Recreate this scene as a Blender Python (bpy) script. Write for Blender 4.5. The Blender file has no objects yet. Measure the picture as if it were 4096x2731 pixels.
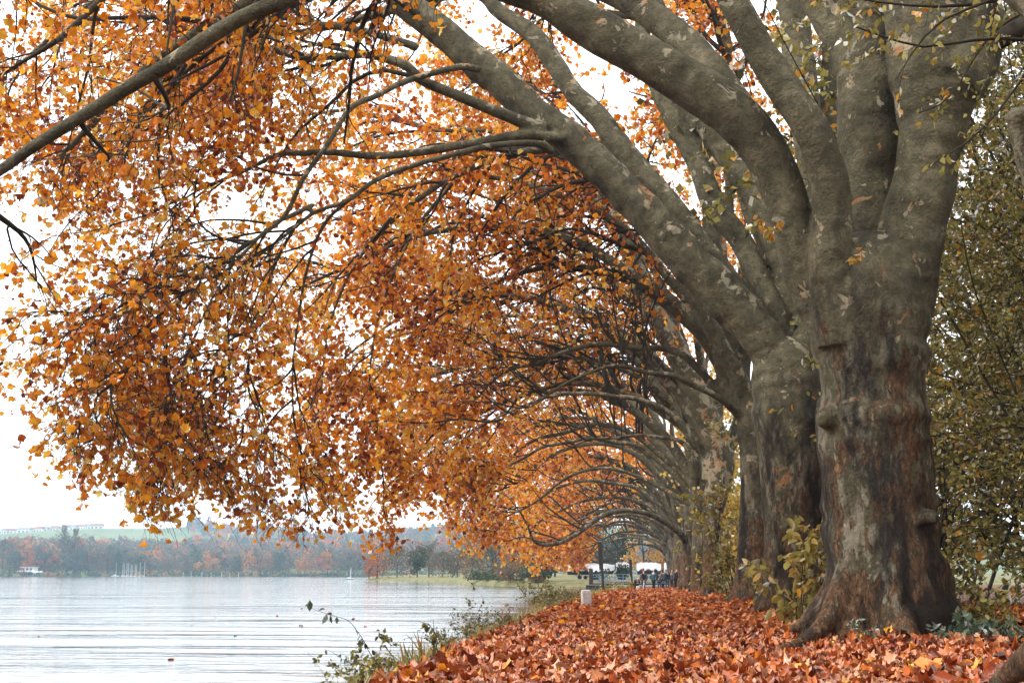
import bpy, math, random, bmesh
import numpy as np
from mathutils import Vector, Matrix, noise as mnoise
PI = math.pi
R = math.radians
scene = bpy.context.scene
COL = scene.collection

# ---------------------------------------------------------------- camera
EYE = 1.0
FPX = 5110.0                      # focal length in photo pixels (4096 wide)
YAW, PITCH = math.atan(0.1019), math.atan(0.1814)
cd = bpy.data.cameras.new('camera')
cd.sensor_width = 36.0
cd.lens = FPX / 4096 * 36.0
cd.clip_start = 0.1
cd.clip_end = 6000
cam = bpy.data.objects.new('camera', cd)
COL.objects.link(cam)
cam.location = (0, 0, EYE)
cam.rotation_euler = (PI / 2 + PITCH, 0, YAW)
scene.camera = cam
CF = np.array([-math.sin(YAW) * math.cos(PITCH), math.cos(YAW) * math.cos(PITCH), math.sin(PITCH)])
CR = np.array([math.cos(YAW), math.sin(YAW), 0.0])
CU = np.cross(CR, CF)

def Q(x, y, Y):
    """a point on the plane at distance Y, from a position read off the photograph"""
    d = CF + CR * ((x * 1.7415 - 2048) / FPX) + CU * ((1365.5 - y * 1.7415) / FPX)
    d = d / d[1] * Y
    return np.array([d[0], d[1], d[2] + EYE])

def qm(w, Y):                     # a width read off the photograph, in metres at distance Y
    return w * 1.7415 / FPX * Y

# ---------------------------------------------------------------- sky, sun, exposure
SUN_EL, SUN_AZ = R(38), R(-115)   # soft light from the water side, a little behind the camera
w = bpy.data.worlds.new('World')
scene.world = w
w.use_nodes = True
nt = w.node_tree
for n in list(nt.nodes):
    nt.nodes.remove(n)
out = nt.nodes.new('ShaderNodeOutputWorld')
bg = nt.nodes.new('ShaderNodeBackground')
sky = nt.nodes.new('ShaderNodeTexSky')
sky.sky_type = 'NISHITA'
sky.sun_disc = False
sky.sun_elevation = SUN_EL
sky.sun_rotation = SUN_AZ
sky.air_density = 1.0
sky.dust_density = 1.5
hs = nt.nodes.new('ShaderNodeHueSaturation')
hs.inputs['Saturation'].default_value = 0.12
mx = nt.nodes.new('ShaderNodeMix')
mx.data_type = 'RGBA'
mx.inputs[0].default_value = 0.86
tc = nt.nodes.new('ShaderNodeTexCoord')
mp = nt.nodes.new('ShaderNodeMapping')
mp.inputs['Scale'].default_value = (1.0, 1.0, 3.5)
nz = nt.nodes.new('ShaderNodeTexNoise')
nz.inputs['Scale'].default_value = 1.6
nz.inputs['Detail'].default_value = 5
cr = nt.nodes.new('ShaderNodeValToRGB')
cr.color_ramp.elements[0].position = 0.3
cr.color_ramp.elements[0].color = (0.84, 0.86, 0.9, 1)
cr.color_ramp.elements[1].position = 0.7
cr.color_ramp.elements[1].color = (1.0, 1.0, 1.01, 1)
sc_ = nt.nodes.new('ShaderNodeVectorMath')
sc_.operation = 'SCALE'
sc_.inputs['Scale'].default_value = 11.5
L = nt.links
L.new(tc.outputs['Generated'], mp.inputs[0]); L.new(mp.outputs[0], nz.inputs['Vector'])
L.new(nz.outputs['Fac'], cr.inputs[0]); L.new(cr.outputs[0], sc_.inputs[0])
L.new(sky.outputs[0], hs.inputs['Color'])
L.new(hs.outputs[0], mx.inputs[6]); L.new(sc_.outputs[0], mx.inputs[7])
L.new(mx.outputs[2], bg.inputs['Color'])
bg.inputs['Strength'].default_value = 0.10
L.new(bg.outputs[0], out.inputs['Surface'])

sl = bpy.data.lights.new('sun', 'SUN')
sl.energy = 1.5
sl.angle = R(16)
sl.color = (1.0, 0.96, 0.9)
sun = bpy.data.objects.new('sun', sl)
COL.objects.link(sun)
sun.rotation_euler = (PI / 2 - SUN_EL, 0, -SUN_AZ + PI)
vs = scene.view_settings
vs.view_transform = 'Standard'
vs.look = 'None'
vs.gamma = 1
vs.exposure = 1.35
vs.use_curve_mapping = False
cy = scene.cycles
cy.max_bounces = 7
cy.diffuse_bounces = 4
cy.glossy_bounces = 3
cy.transmission_bounces = 5
cy.transparent_max_bounces = 6
cy.volume_bounces = 0
cy.use_denoising = True
cy.sample_clamp_indirect = 6
cy.caustics_reflective = False
cy.caustics_refractive = False
cy.use_fast_gi = False

# ---------------------------------------------------------------- node helpers
class NM:
    def __init__(s, name):
        s.m = bpy.data.materials.new(name)
        s.m.use_nodes = True
        s.t = s.m.node_tree
        for n in list(s.t.nodes):
            s.t.nodes.remove(n)
        s.o = s.n('OutputMaterial')
    def n(s, kind, **kw):
        x = s.t.nodes.new('ShaderNode' + kind)
        for k, v in kw.items():
            setattr(x, k, v)
        return x
    def l(s, a, b):
        s.t.links.new(a, b)
    def sock(s, v, inp):
        if hasattr(v, 'links'):
            s.l(v, inp)
        else:
            inp.default_value = v
    def noise(s, vec, scale, detail=4, rough=0.55, dist=0.0):
        x = s.n('TexNoise')
        x.inputs['Scale'].default_value = scale
        x.inputs['Detail'].default_value = detail
        x.inputs['Roughness'].default_value = rough
        x.inputs['Distortion'].default_value = dist
        if vec is not None:
            s.l(vec, x.inputs['Vector'])
        return x.outputs['Fac']
    def ramp(s, fac, stops, interp='LINEAR'):
        x = s.n('ValToRGB')
        x.color_ramp.interpolation = interp
        e = x.color_ramp.elements
        while len(e) < len(stops):
            e.new(0.5)
        for a, (p, c) in zip(e, stops):
            a.position = p
            a.color = (c[0], c[1], c[2], 1) if hasattr(c, '__len__') else (c, c, c, 1)
        s.l(fac, x.inputs[0])
        return x.outputs[0]
    def mix(s, fac, a, b, mode='MIX'):
        x = s.n('Mix', data_type='RGBA', blend_type=mode)
        s.sock(fac, x.inputs[0]); 
        for v, i in ((a, 6), (b, 7)):
            if hasattr(v, 'links'):
                s.l(v, x.inputs[i])
            else:
                x.inputs[i].default_value = (*v[:3], 1)
        return x.outputs[2]
    def math(s, op, a, b=0.5, clamp=False):
        x = s.n('Math', operation=op, use_clamp=clamp)
        s.sock(a, x.inputs[0]); s.sock(b, x.inputs[1])
        return x.outputs[0]
    def mapping(s, vec, scale=(1, 1, 1), rot=(0, 0, 0)):
        x = s.n('Mapping')
        x.inputs['Scale'].default_value = scale
        x.inputs['Rotation'].default_value = rot
        s.l(vec, x.inputs[0])
        return x.outputs[0]
    def pos(s):
        return s.n('NewGeometry').outputs['Position']
    def bump(s, h, strength, dist=0.02, nrm=None):
        x = s.n('Bump')
        x.inputs['Strength'].default_value = strength
        x.inputs['Distance'].default_value = dist
        s.l(h, x.inputs['Height'])
        if nrm is not None:
            s.l(nrm, x.inputs['Normal'])
        return x.outputs[0]
    def bsdf(s, col, rough=0.8, nrm=None, spec=0.3, metal=0.0):
        x = s.n('BsdfPrincipled')
        if hasattr(col, 'links'):
            s.l(col, x.inputs['Base Color'])
        else:
            x.inputs['Base Color'].default_value = (*col[:3], 1)
        s.sock(rough, x.inputs['Roughness'])
        x.inputs['Specular IOR Level'].default_value = spec
        x.inputs['Metallic'].default_value = metal
        if nrm is not None:
            s.l(nrm, x.inputs['Normal'])
        return x.outputs[0]
    def out(s, sh):
        s.l(sh, s.o.inputs['Surface'])
        return s.m

def plain(name, col, rough=0.7, var=0.15, scale=6.0, spec=0.3, metal=0.0):
    m = NM(name)
    p = m.n('TexCoord').outputs['Object']
    f = m.noise(p, scale, 5)
    c = m.mix(f, tuple(v * (1 - var) for v in col), tuple(min(1, v * (1 + var)) for v in col))
    return m.out(m.bsdf(c, rough, m.bump(f, 0.15, 0.01), spec, metal))

def leaf_mat(name, stops, trans=0.5, rough=0.6, gloss=0.3, vein=False):
    m = NM(name)
    a = m.n('Attribute', attribute_name='tint')
    c = m.ramp(a.outputs['Fac'], stops)
    p = m.pos()
    f = m.noise(p, 22.0, 3)
    c = m.mix(m.math('MULTIPLY', f, 0.5), c, m.mix(0.6, c, (0.05, 0.02, 0.008)))
    if vein:
        f2 = m.noise(p, 70.0, 2)
        nrm = m.bump(f2, 0.6, 0.01)
    d = m.n('BsdfDiffuse'); m.l(c, d.inputs[0])
    t = m.n('BsdfTranslucent'); m.l(c, t.inputs[0])
    g = m.n('BsdfGlossy'); g.inputs['Roughness'].default_value = rough * 0.7
    g.inputs[0].default_value = (1, 1, 1, 1)
    if vein:
        m.l(nrm, d.inputs['Normal']); m.l(nrm, g.inputs['Normal'])
    s1 = m.n('MixShader'); s1.inputs[0].default_value = trans
    m.l(d.outputs[0], s1.inputs[1]); m.l(t.outputs[0], s1.inputs[2])
    fr = m.n('Fresnel'); fr.inputs[0].default_value = 1.35
    s2 = m.n('MixShader'); m.l(m.math('MULTIPLY', fr.outputs[0], gloss), s2.inputs[0])
    m.l(s1.outputs[0], s2.inputs[1]); m.l(g.outputs[0], s2.inputs[2])
    return m.out(s2.outputs[0])

# ---------------------------------------------------------------- object helpers
def tag(o, label=None, cat=None, group=None, kind=None):
    if label: o['label'] = label
    if cat: o['category'] = cat
    if group: o['group'] = group
    if kind: o['kind'] = kind
    return o

def empty(name, loc, rz=0, label=None, cat=None, group=None):
    o = bpy.data.objects.new(name, None)
    o.empty_display_size = 0.2
    COL.objects.link(o)
    o.location = tuple(float(v) for v in loc)
    o.rotation_euler = (0, 0, rz)
    return tag(o, label, cat, group)

def link(name, me, parent=None, mat=None, smooth=False):
    if mat is not None and not me.materials:
        me.materials.append(mat)
    o = bpy.data.objects.new(name, me)
    COL.objects.link(o)
    if parent is not None:
        o.parent = parent
    return o

def mesh_np(name, V, polys, mat=None, tint=None, smooth=False):
    """V (n,3); polys: list of (m,k) index arrays; tint: per-vertex float"""
    me = bpy.data.meshes.new(name)
    V = np.asarray(V, dtype=np.float32)
    me.vertices.add(len(V))
    me.vertices.foreach_set('co', V.ravel())
    polys = [np.asarray(p, dtype=np.int32) for p in polys if len(p)]
    nl = sum(p.size for p in polys)
    me.loops.add(nl)
    me.loops.foreach_set('vertex_index', np.concatenate([p.ravel() for p in polys]))
    npoly = sum(len(p) for p in polys)
    me.polygons.add(npoly)
    tot = np.concatenate([np.full(len(p), p.shape[1], dtype=np.int32) for p in polys])
    st = np.concatenate([[0], np.cumsum(tot)[:-1]]).astype(np.int32)
    me.polygons.foreach_set('loop_start', st)
    me.polygons.foreach_set('loop_total', tot)
    if smooth:
        me.polygons.foreach_set('use_smooth', np.ones(npoly, dtype=bool))
    me.update(calc_edges=True)
    if tint is not None:
        a = me.attributes.new('tint', 'FLOAT', 'POINT')
        a.data.foreach_set('value', np.asarray(tint, dtype=np.float32))
    if mat is not None:
        me.materials.append(mat)
    return me

class MB:
    """collects simple solids into one mesh"""
    def __init__(s):
        s.v = []; s.f = []
    def add(s, V, F):
        n = len(s.v)
        s.v += [tuple(map(float, p)) for p in V]
        s.f += [tuple(i + n for i in f) for f in F]
        return s
    def box(s, c, d, rz=0.0, tx=1.0):
        cx, cy_, cz = c; dx, dy, dz = (v / 2 for v in d)
        V = []
        for z in (-1, 1):
            k = tx if z > 0 else 1.0
            for x, y in ((-1, -1), (1, -1), (1, 1), (-1, 1)):
                X, Y = x * dx * k, y * dy * k
                V.append((cx + X * math.cos(rz) - Y * math.sin(rz), cy_ + X * math.sin(rz) + Y * math.cos(rz), cz + z * dz))
        return s.add(V, [(0, 3, 2, 1), (4, 5, 6, 7), (0, 1, 5, 4), (1, 2, 6, 5), (2, 3, 7, 6), (3, 0, 4, 7)])
    def bar(s, a, b, r0, r1=None, sides=6):
        r1 = r0 if r1 is None else r1
        a, b = Vector(a), Vector(b)
        d = (b - a).normalized()
        u = d.orthogonal().normalized(); v = d.cross(u)
        V = []
        for p, r in ((a, r0), (b, r1)):
            for k in range(sides):
                t = 2 * PI * k / sides
                V.append(p + u * math.cos(t) * r + v * math.sin(t) * r)
        F = [(k, (k + 1) % sides, sides + (k + 1) % sides, sides + k) for k in range(sides)]
        F += [tuple(range(sides - 1, -1, -1)), tuple(range(sides, 2 * sides))]
        return s.add(V, F)
    def prism(s, pts, axis, a, b):
        """polygon pts (2D) extruded from a to b along axis 0/1/2"""
        V = []
        for h in (a, b):
            for p in pts:
                q = list(p); q.insert(axis, h); V.append(q)
        n = len(pts)
        return s.add(V, [tuple(range(n - 1, -1, -1)), tuple(range(n, 2 * n))] + [(k, (k + 1) % n, n + (k + 1) % n, n + k) for k in range(n)])
    def mesh(s, name, mat, smooth=False):
        me = bpy.data.meshes.new(name)
        me.from_pydata(s.v, [], s.f)
        if smooth:
            for p in me.polygons: p.use_smooth = True
        me.materials.append(mat)
        bm = bmesh.new(); bm.from_mesh(me); bmesh.ops.recalc_face_normals(bm, faces=bm.faces); bm.to_mesh(me); bm.free()
        return me
    def build(s, name, mat, parent=None, smooth=False, bevel=0):
        o = link(name, s.mesh(name, mat, smooth), parent)
        if bevel:
            b = o.modifiers.new('b', 'BEVEL'); b.width = bevel; b.segments = 2
        return o

def catmull(P, n):
    P = np.asarray(P, float)
    if len(P) < 3:
        t = np.linspace(0, 1, n)[:, None]
        return P[0] * (1 - t) + P[-1] * t
    E = np.vstack([2 * P[0] - P[1], P, 2 * P[-1] - P[-2]])
    seg = np.linalg.norm(np.diff(P, axis=0)[:, :3], axis=1)
    cum = np.concatenate([[0], np.cumsum(seg)])
    s = np.linspace(0, cum[-1], n)
    i = np.clip(np.searchsorted(cum, s, side='right') - 1, 0, len(P) - 2)
    t = ((s - cum[i]) / np.maximum(seg[i], 1e-9))[:, None]
    p0, p1, p2, p3 = E[i], E[i + 1], E[i + 2], E[i + 3]
    return 0.5 * (2 * p1 + (p2 - p0) * t + (2 * p0 - 5 * p1 + 4 * p2 - p3) * t * t + (3 * p1 - p0 - 3 * p2 + p3) * t ** 3)

def nrmz(v):
    return v / np.maximum(np.linalg.norm(v, axis=-1, keepdims=True), 1e-9)

def tubes(P, Rr, sides, cap=False, rmul=None):
    """P (N,K,3), Rr (N,K) -> V, polys"""
    N, K, _ = P.shape
    T = np.empty_like(P)
    T[:, 1:-1] = P[:, 2:] - P[:, :-2]
    T[:, 0] = P[:, 1] - P[:, 0]; T[:, -1] = P[:, -1] - P[:, -2]
    T = nrmz(T)
    D = nrmz(P[:, -1] - P[:, 0])
    ref = np.where(np.abs(D[:, 1:2]) < 0.75, np.array([[0, 1.0, 0]]), np.array([[0.8, 0, 0.6]]))[:, None, :]
    n = nrmz(ref - (ref * T).sum(-1, keepdims=True) * T)
    b = np.cross(T, n)
    a = np.arange(sides) * 2 * PI / sides
    rr = Rr[:, :, None] * (rmul if rmul is not None else 1.0)
    rr = np.broadcast_to(rr, (N, K, sides))
    V = P[:, :, None, :] + rr[..., None] * (np.cos(a)[None, None, :, None] * n[:, :, None, :] + np.sin(a)[None, None, :, None] * b[:, :, None, :])
    V = V.reshape(-1, 3)
    k, s_ = np.meshgrid(np.arange(K - 1), np.arange(sides), indexing='ij')
    q = np.stack([k * sides + s_, k * sides + (s_ + 1) % sides, (k + 1) * sides + (s_ + 1) % sides, (k + 1) * sides + s_], -1).reshape(-1, 4)
    F = (q[None] + (np.arange(N) * K * sides)[:, None, None]).reshape(-1, 4)
    polys = [F]
    if cap:
        base = (np.arange(N) * K * sides)[:, None]
        polys.append(base + np.arange(sides)[::-1][None])
        polys.append(base + (K - 1) * sides + np.arange(sides)[None])
    return V, polys

def merge(parts):
    """parts: list of (V, polys) -> V, polys"""
    Vs, out, n = [], {}, 0
    for V, polys in parts:
        Vs.append(V)
        for p in polys:
            if len(p):
                out.setdefault(p.shape[1], []).append(p + n)
        n += len(V)
    return np.concatenate(Vs), [np.concatenate(x) for x in out.values()]

def gnoise(rng, K, S, fs, fa, periodic=True):
    """smooth noise on a (K along, S around) grid, fs / fa cells, in -1..1"""
    g = rng.uniform(-1, 1, (fs + 3, fa))
    x = np.linspace(0, fs + 0.999, K); y = np.arange(S) / S * fa
    xi = x.astype(int); xf = x - xi; xf = xf * xf * (3 - 2 * xf)
    yi = y.astype(int); yf = y - yi; yf = yf * yf * (3 - 2 * yf)
    y1 = (yi + 1) % fa; yi = yi % fa
    a = g[xi][:, yi] * (1 - yf) + g[xi][:, y1] * yf
    b = g[xi + 1][:, yi] * (1 - yf) + g[xi + 1][:, y1] * yf
    return a * (1 - xf)[:, None] + b * xf[:, None]
# ---------------------------------------------------------------- materials
def bark_material(name, near, pale=0.0):
    m = NM(name)
    p = m.pos()
    geo = m.n('NewGeometry')
    sep = m.n('SeparateXYZ'); m.l(p, sep.inputs[0])
    base = m.ramp(m.noise(p, 1.5, 8, 0.68, 0.3), [(0.28, (0.032, 0.027, 0.015)), (0.45, (0.085, 0.073, 0.043)), (0.6, (0.145, 0.126, 0.078)), (0.75, (0.24, 0.208, 0.135))])
    fine = m.noise(p, 26.0, 5, 0.65)
    camo = m.ramp(m.noise(p, 3.2, 7, 0.6, 0.6), [(0.44, 0.0), (0.455, 1.0)])
    base = m.mix(m.math('MULTIPLY', camo, 0.42), base, m.mix(1.0, base, (1.75, 1.7, 1.55), 'MULTIPLY'))
    camo2 = m.ramp(m.noise(p, 4.1, 7, 0.62, 0.5), [(0.56, 0.0), (0.575, 1.0)])
    base = m.mix(m.math('MULTIPLY', camo2, 0.5), base, m.mix(1.0, base, (0.5, 0.49, 0.42), 'MULTIPLY'))
    base = m.mix(0.55, base, m.ramp(fine, [(0.3, (0.35, 0.35, 0.35)), (0.7, (1.0, 1.0, 1.0))]), 'MULTIPLY')
    base = m.mix(m.ramp(m.noise(p, 5.5, 4), [(0.45, 0.0), (0.7, 0.6)]), base, (0.055, 0.053, 0.028))
    # pale plates where old bark has come off, more on the upper sides of the limbs
    nz_ = m.n('SeparateXYZ'); m.l(geo.outputs['Normal'], nz_.inputs[0])
    patch = m.noise(p, 2.3, 9, 0.66, 0.5)
    patch = m.math('ADD', patch, m.math('MULTIPLY', nz_.outputs[2], 0.06))
    high = m.ramp(m.math('MULTIPLY', sep.outputs[2], 0.1), [(0.12, 0.0), (0.42, 0.035)])
    patch = m.math('ADD', patch, m.n('RGBToBW').outputs[0] if False else high)
    pm = m.ramp(patch, [(0.628 - pale, 0.0), (0.634 - pale, 1.0)])
    pc = m.ramp(m.noise(p, 1.1, 3), [(0.4, (0.27, 0.24, 0.165)), (0.55, (0.36, 0.295, 0.19)), (0.62, (0.34, 0.17, 0.07))])
    # flaking rust and grey bark low on the trunk
    ps = m.mapping(p, (1.0, 1.0, 0.35))
    fl = m.noise(ps, 6.5, 9, 0.72, 0.25)
    fl = m.math('ADD', m.math('MULTIPLY', fl, 0.7), m.math('MULTIPLY', m.noise(ps, 1.5, 3), 0.3))
    low = m.ramp(m.math('MULTIPLY', sep.outputs[2], 0.1), [(0.02, 0.13), (0.42, 0.03), (0.62, -0.0)])
    fl2 = m.math('ADD', fl, low)
    rust = m.ramp(m.noise(ps, 17.0, 8, 0.8), [(0.36, (0.018, 0.011, 0.007)), (0.46, (0.085, 0.044, 0.02)), (0.56, (0.18, 0.098, 0.048)), (0.68, (0.34, 0.235, 0.145))])
    rm = m.ramp(fl2, [(0.575, 0.0), (0.595, 1.0)])
    plate = m.ramp(m.noise(ps, 4.0, 8, 0.7, 0.3), [(0.5, 0.0), (0.56, 0.75)])
    lowp = m.ramp(m.math('MULTIPLY', sep.outputs[2], 0.1), [(0.3, 1.0), (0.55, 0.0)])
    base = m.mix(m.math('MULTIPLY', plate, lowp), base, (0.27, 0.235, 0.17))
    dark = m.ramp(m.noise(ps, 1.7, 6, 0.65), [(0.5, 0.0), (0.6, 0.9)])
    lowm = m.ramp(m.math('MULTIPLY', sep.outputs[2], 0.1), [(0.42, 1.0), (0.62, 0.12)])
    c = m.mix(pm, base, pc)
    c = m.mix(m.math('MULTIPLY', rm, lowm), c, rust)
    c = m.mix(m.math('MULTIPLY', dark, lowm), c, (0.017, 0.013, 0.01))
    h = m.math('ADD', m.math('MULTIPLY', fine, 0.5), m.math('MULTIPLY', m.noise(p, 5.0, 6, 0.6), 0.9))
    h = m.math('SUBTRACT', h, m.math('MULTIPLY', m.math('MULTIPLY', rm, lowm), 0.35))
    h = m.math('ADD', h, m.math('MULTIPLY', m.noise(m.mapping(p, (1, 1, 0.5)), 16.0, 6, 0.7), m.math('MULTIPLY', lowm, 0.9)))
    h = m.math('SUBTRACT', h, m.math('MULTIPLY', pm, 0.25))
    n = m.bump(h, 1.0, 0.1)
    return m.out(m.bsdf(c, 0.82, n, 0.25))

def twig_material():
    m = NM('twig_bark')
    f = m.noise(m.pos(), 3.0, 4)
    c = m.ramp(f, [(0.3, (0.02, 0.016, 0.011)), (0.7, (0.055, 0.046, 0.033))])
    return m.out(m.bsdf(c, 0.85, None, 0.15))

M_BARK = bark_material('plane_bark', True)
M_TWIG = twig_material()
M_BARKPALE = bark_material('pale_plane_bark', True, 0.07)
M_LEAF = leaf_mat('plane_leaf_on_tree', [(0.0, (0.2, 0.035, 0.01)), (0.15, (0.45, 0.09, 0.012)), (0.35, (0.84, 0.26, 0.016)),
                                      (0.6, (0.97, 0.38, 0.018)), (0.85, (0.97, 0.53, 0.05)), (1.0, (0.88, 0.66, 0.2))], 0.62, 0.6, 0.15)
M_FALLEN = leaf_mat('plane_leaf_fallen', [(0.0, (0.08, 0.018, 0.009)), (0.18, (0.27, 0.047, 0.014)), (0.38, (0.52, 0.125, 0.028)),
                                         (0.55, (0.62, 0.2, 0.06)), (0.75, (0.68, 0.37, 0.23)), (0.86, (0.55, 0.13, 0.018)), (0.95, (0.75, 0.27, 0.02)), (1.0, (0.8, 0.48, 0.04))], 0.12, 0.6, 0.12, vein=True)
M_GREEN = leaf_mat('olive_leaf', [(0.0, (0.045, 0.05, 0.016)), (0.4, (0.18, 0.165, 0.04)), (0.7, (0.36, 0.31, 0.075)), (0.9, (0.46, 0.36, 0.1)), (1.0, (0.65, 0.3, 0.035))], 0.45, 0.6, 0.25)
M_YELLOW = leaf_mat('yellow_leaf', [(0.0, (0.25, 0.2, 0.03)), (0.5, (0.6, 0.42, 0.05)), (1.0, (0.75, 0.55, 0.12))], 0.5)
M_BLUEG = leaf_mat('blue_green_leaf', [(0.0, (0.04, 0.075, 0.05)), (0.6, (0.11, 0.17, 0.11)), (1.0, (0.25, 0.28, 0.15))], 0.35)
M_FARLEAF = leaf_mat('far_leaf', [(0.0, (0.06, 0.09, 0.06)), (0.2, (0.07, 0.095, 0.05)), (0.35, (0.11, 0.11, 0.07)), (0.5, (0.19, 0.13, 0.09)),
                                  (0.65, (0.34, 0.2, 0.06)), (0.8, (0.6, 0.19, 0.025)), (0.9, (0.42, 0.07, 0.03)), (1.0, (0.62, 0.4, 0.1))], 0.3, 0.6, 0.0)

def ground_material():
    m = NM('leaf_strewn_ground')
    p = m.pos()
    v = m.n('TexVoronoi'); v.inputs['Scale'].default_value = 9.0; m.l(p, v.inputs['Vector'])
    sp = m.n('SeparateColor'); m.l(v.outputs['Color'], sp.inputs[0])
    c = m.ramp(sp.outputs[0], [(0.0, (0.09, 0.025, 0.014)), (0.4, (0.3, 0.07, 0.022)), (0.7, (0.45, 0.14, 0.045)), (1.0, (0.5, 0.25, 0.12))])
    soil = m.ramp(m.noise(p, 7, 5), [(0.3, (0.03, 0.025, 0.018)), (0.7, (0.09, 0.07, 0.045))])
    s = m.n('SeparateXYZ'); m.l(p, s.inputs[0])
    far = m.math('ADD', m.math('MULTIPLY', s.outputs[1], 0.01), m.math('MULTIPLY', m.noise(p, 1.0, 4), 0.25))
    fm = m.ramp(m.math('MULTIPLY', m.math('ABSOLUTE', m.math('SUBTRACT', s.outputs[0], 1.6)), 0.1), [(0.45, 1.0), (0.6, 0.25)])
    c = m.mix(m.math('MULTIPLY', fm, 0.85), soil, c)
    h = m.math('ADD', v.outputs['Distance'], m.noise(p, 30, 4))
    return m.out(m.bsdf(c, 0.85, m.bump(h, 0.9, 0.05), 0.2))

def grass_ground():
    m = NM('meadow_ground')
    p = m.pos()
    c = m.ramp(m.noise(p, 0.5, 8, 0.65), [(0.3, (0.08, 0.085, 0.035)), (0.55, (0.17, 0.16, 0.075)), (0.75, (0.26, 0.22, 0.12))])
    return m.out(m.bsdf(c, 0.9, m.bump(m.noise(p, 8, 4), 0.8, 0.1), 0.1))

def hill_material():
    m = NM('hill_ground')
    p = m.pos()
    f = m.noise(p, 0.012, 6, 0.6)
    c = m.ramp(f, [(0.35, (0.08, 0.095, 0.04)), (0.5, (0.13, 0.16, 0.06)), (0.7, (0.16, 0.17, 0.08))])
    return m.out(m.bsdf(c, 0.95, None, 0.1))

def water_material():
    m = NM('lake_water')
    p = m.pos()
    s = m.n('SeparateXYZ'); m.l(p, s.inputs[0])
    a = m.noise(m.mapping(p, (0.35, 2.1, 1), (0, 0, R(6))), 1.0, 3, 0.5, 0.4)
    b = m.noise(m.mapping(p, (0.10, 0.6, 1), (0, 0, R(2))), 1.0, 3, 0.5, 0.3)
    c = m.noise(m.mapping(p, (1.4, 6.5, 1), (0, 0, R(9))), 1.0, 2, 0.5)
    calm = m.ramp(m.noise(m.mapping(p, (0.05, 0.16, 1)), 1.0, 3), [(0.35, 0.25), (0.65, 1.0)])
    h = m.math('ADD', m.math('MULTIPLY', a, 0.55), m.math('MULTIPLY', b, 1.4))
    h = m.math('ADD', h, m.math('MULTIPLY', c, 0.2))
    h = m.math('MULTIPLY', h, calm)
    n = m.bump(h, 0.42, 0.16)
    x = m.n('BsdfPrincipled')
    x.inputs['Base Color'].default_value = (0.055, 0.06, 0.055, 1)
    x.inputs['Roughness'].default_value = 0.06
    x.inputs['IOR'].default_value = 1.333
    m.l(n, x.inputs['Normal'])
    return m.out(x.outputs[0])

M_GROUND = ground_material()
M_MEADOW = grass_ground()
M_HILL = hill_material()
M_WATER = water_material()
M_WHITE = plain('white_sheet', (0.5, 0.52, 0.54), 0.6, 0.05, 1.5)
M_GELCOAT = plain('white_hull_paint', (0.5, 0.51, 0.53), 0.3, 0.04, 2)
M_HULLDARK = plain('dark_hull_paint', (0.03, 0.035, 0.05), 0.4, 0.2, 2)
M_METAL = plain('grey_steel', (0.35, 0.37, 0.38), 0.5, 0.15, 8, 0.5, 0.5)
M_BLUEMET = plain('blue_painted_rail', (0.16, 0.27, 0.42), 0.5, 0.2, 8)
M_WOODPOST = plain('weathered_dark_wood', (0.05, 0.043, 0.04), 0.9, 0.4, 9)
M_PLANK = plain('grey_deck_wood', (0.2, 0.19, 0.17), 0.85, 0.3, 7)
M_STONE = plain('white_painted_stone', (0.5, 0.47, 0.45), 0.9, 0.45, 9)
M_GLASS = plain('dark_window_glass', (0.04, 0.05, 0.06), 0.15, 0.2, 3, 0.6)
M_WALLW = plain('cream_render', (0.72, 0.7, 0.65), 0.85, 0.06, 0.6)
M_WALLB = plain('brown_cladding', (0.22, 0.12, 0.09), 0.85, 0.15, 0.6)
M_ROOFR = plain('red_brown_roof', (0.22, 0.1, 0.07), 0.85, 0.2, 0.7)
M_ROOFG = plain('grey_roof', (0.2, 0.21, 0.23), 0.8, 0.2, 0.7)
M_RED = plain('red_cloth', (0.6, 0.04, 0.04), 0.7, 0.1)
M_TYRE = plain('black_rubber', (0.02, 0.02, 0.02), 0.85, 0.2)
# ---------------------------------------------------------------- ground, water
WATER_Z = -0.6
def edge_x(y):
    """where the leaf-covered bank breaks down to the lake"""
    y = np.asarray(y, float)
    e = np.interp(y, [-60, 8, 20, 40, 60, 80, 95, 110, 125, 150, 170, 400], [-2.4, -2.45, -2.95, -3.15, -3.1, -2.9, -2.4, -1.3, 0.3, 3.5, 7.5, 40])
    return e + 0.16 * np.sin(y * 0.9) + 0.09 * np.sin(y * 2.3 + 1)

def land_z(x, y):
    x = np.asarray(x, float); y = np.asarray(y, float)
    z = -0.0031 * np.clip(y, 0, 140)
    z = z + 0.16 * np.clip((x - 1.9) / 1.4, 0, 1) ** 2 * (3 - 2 * np.clip((x - 1.9) / 1.4, 0, 1))
    z = z + 0.05 * np.sin(x * 1.7 + y * 0.35) * np.sin(y * 0.5 + 0.7) + 0.025 * np.sin(x * 4.1 - y * 1.3)
    d = edge_x(y) + 0.55 - x                     # beyond the crest of the bank
    z = z - np.clip(d, 0, 3) * 0.34 - np.clip(d - 0.55, 0, 2.5) * 0.55
    return np.maximum(z, -1.5)

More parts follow.
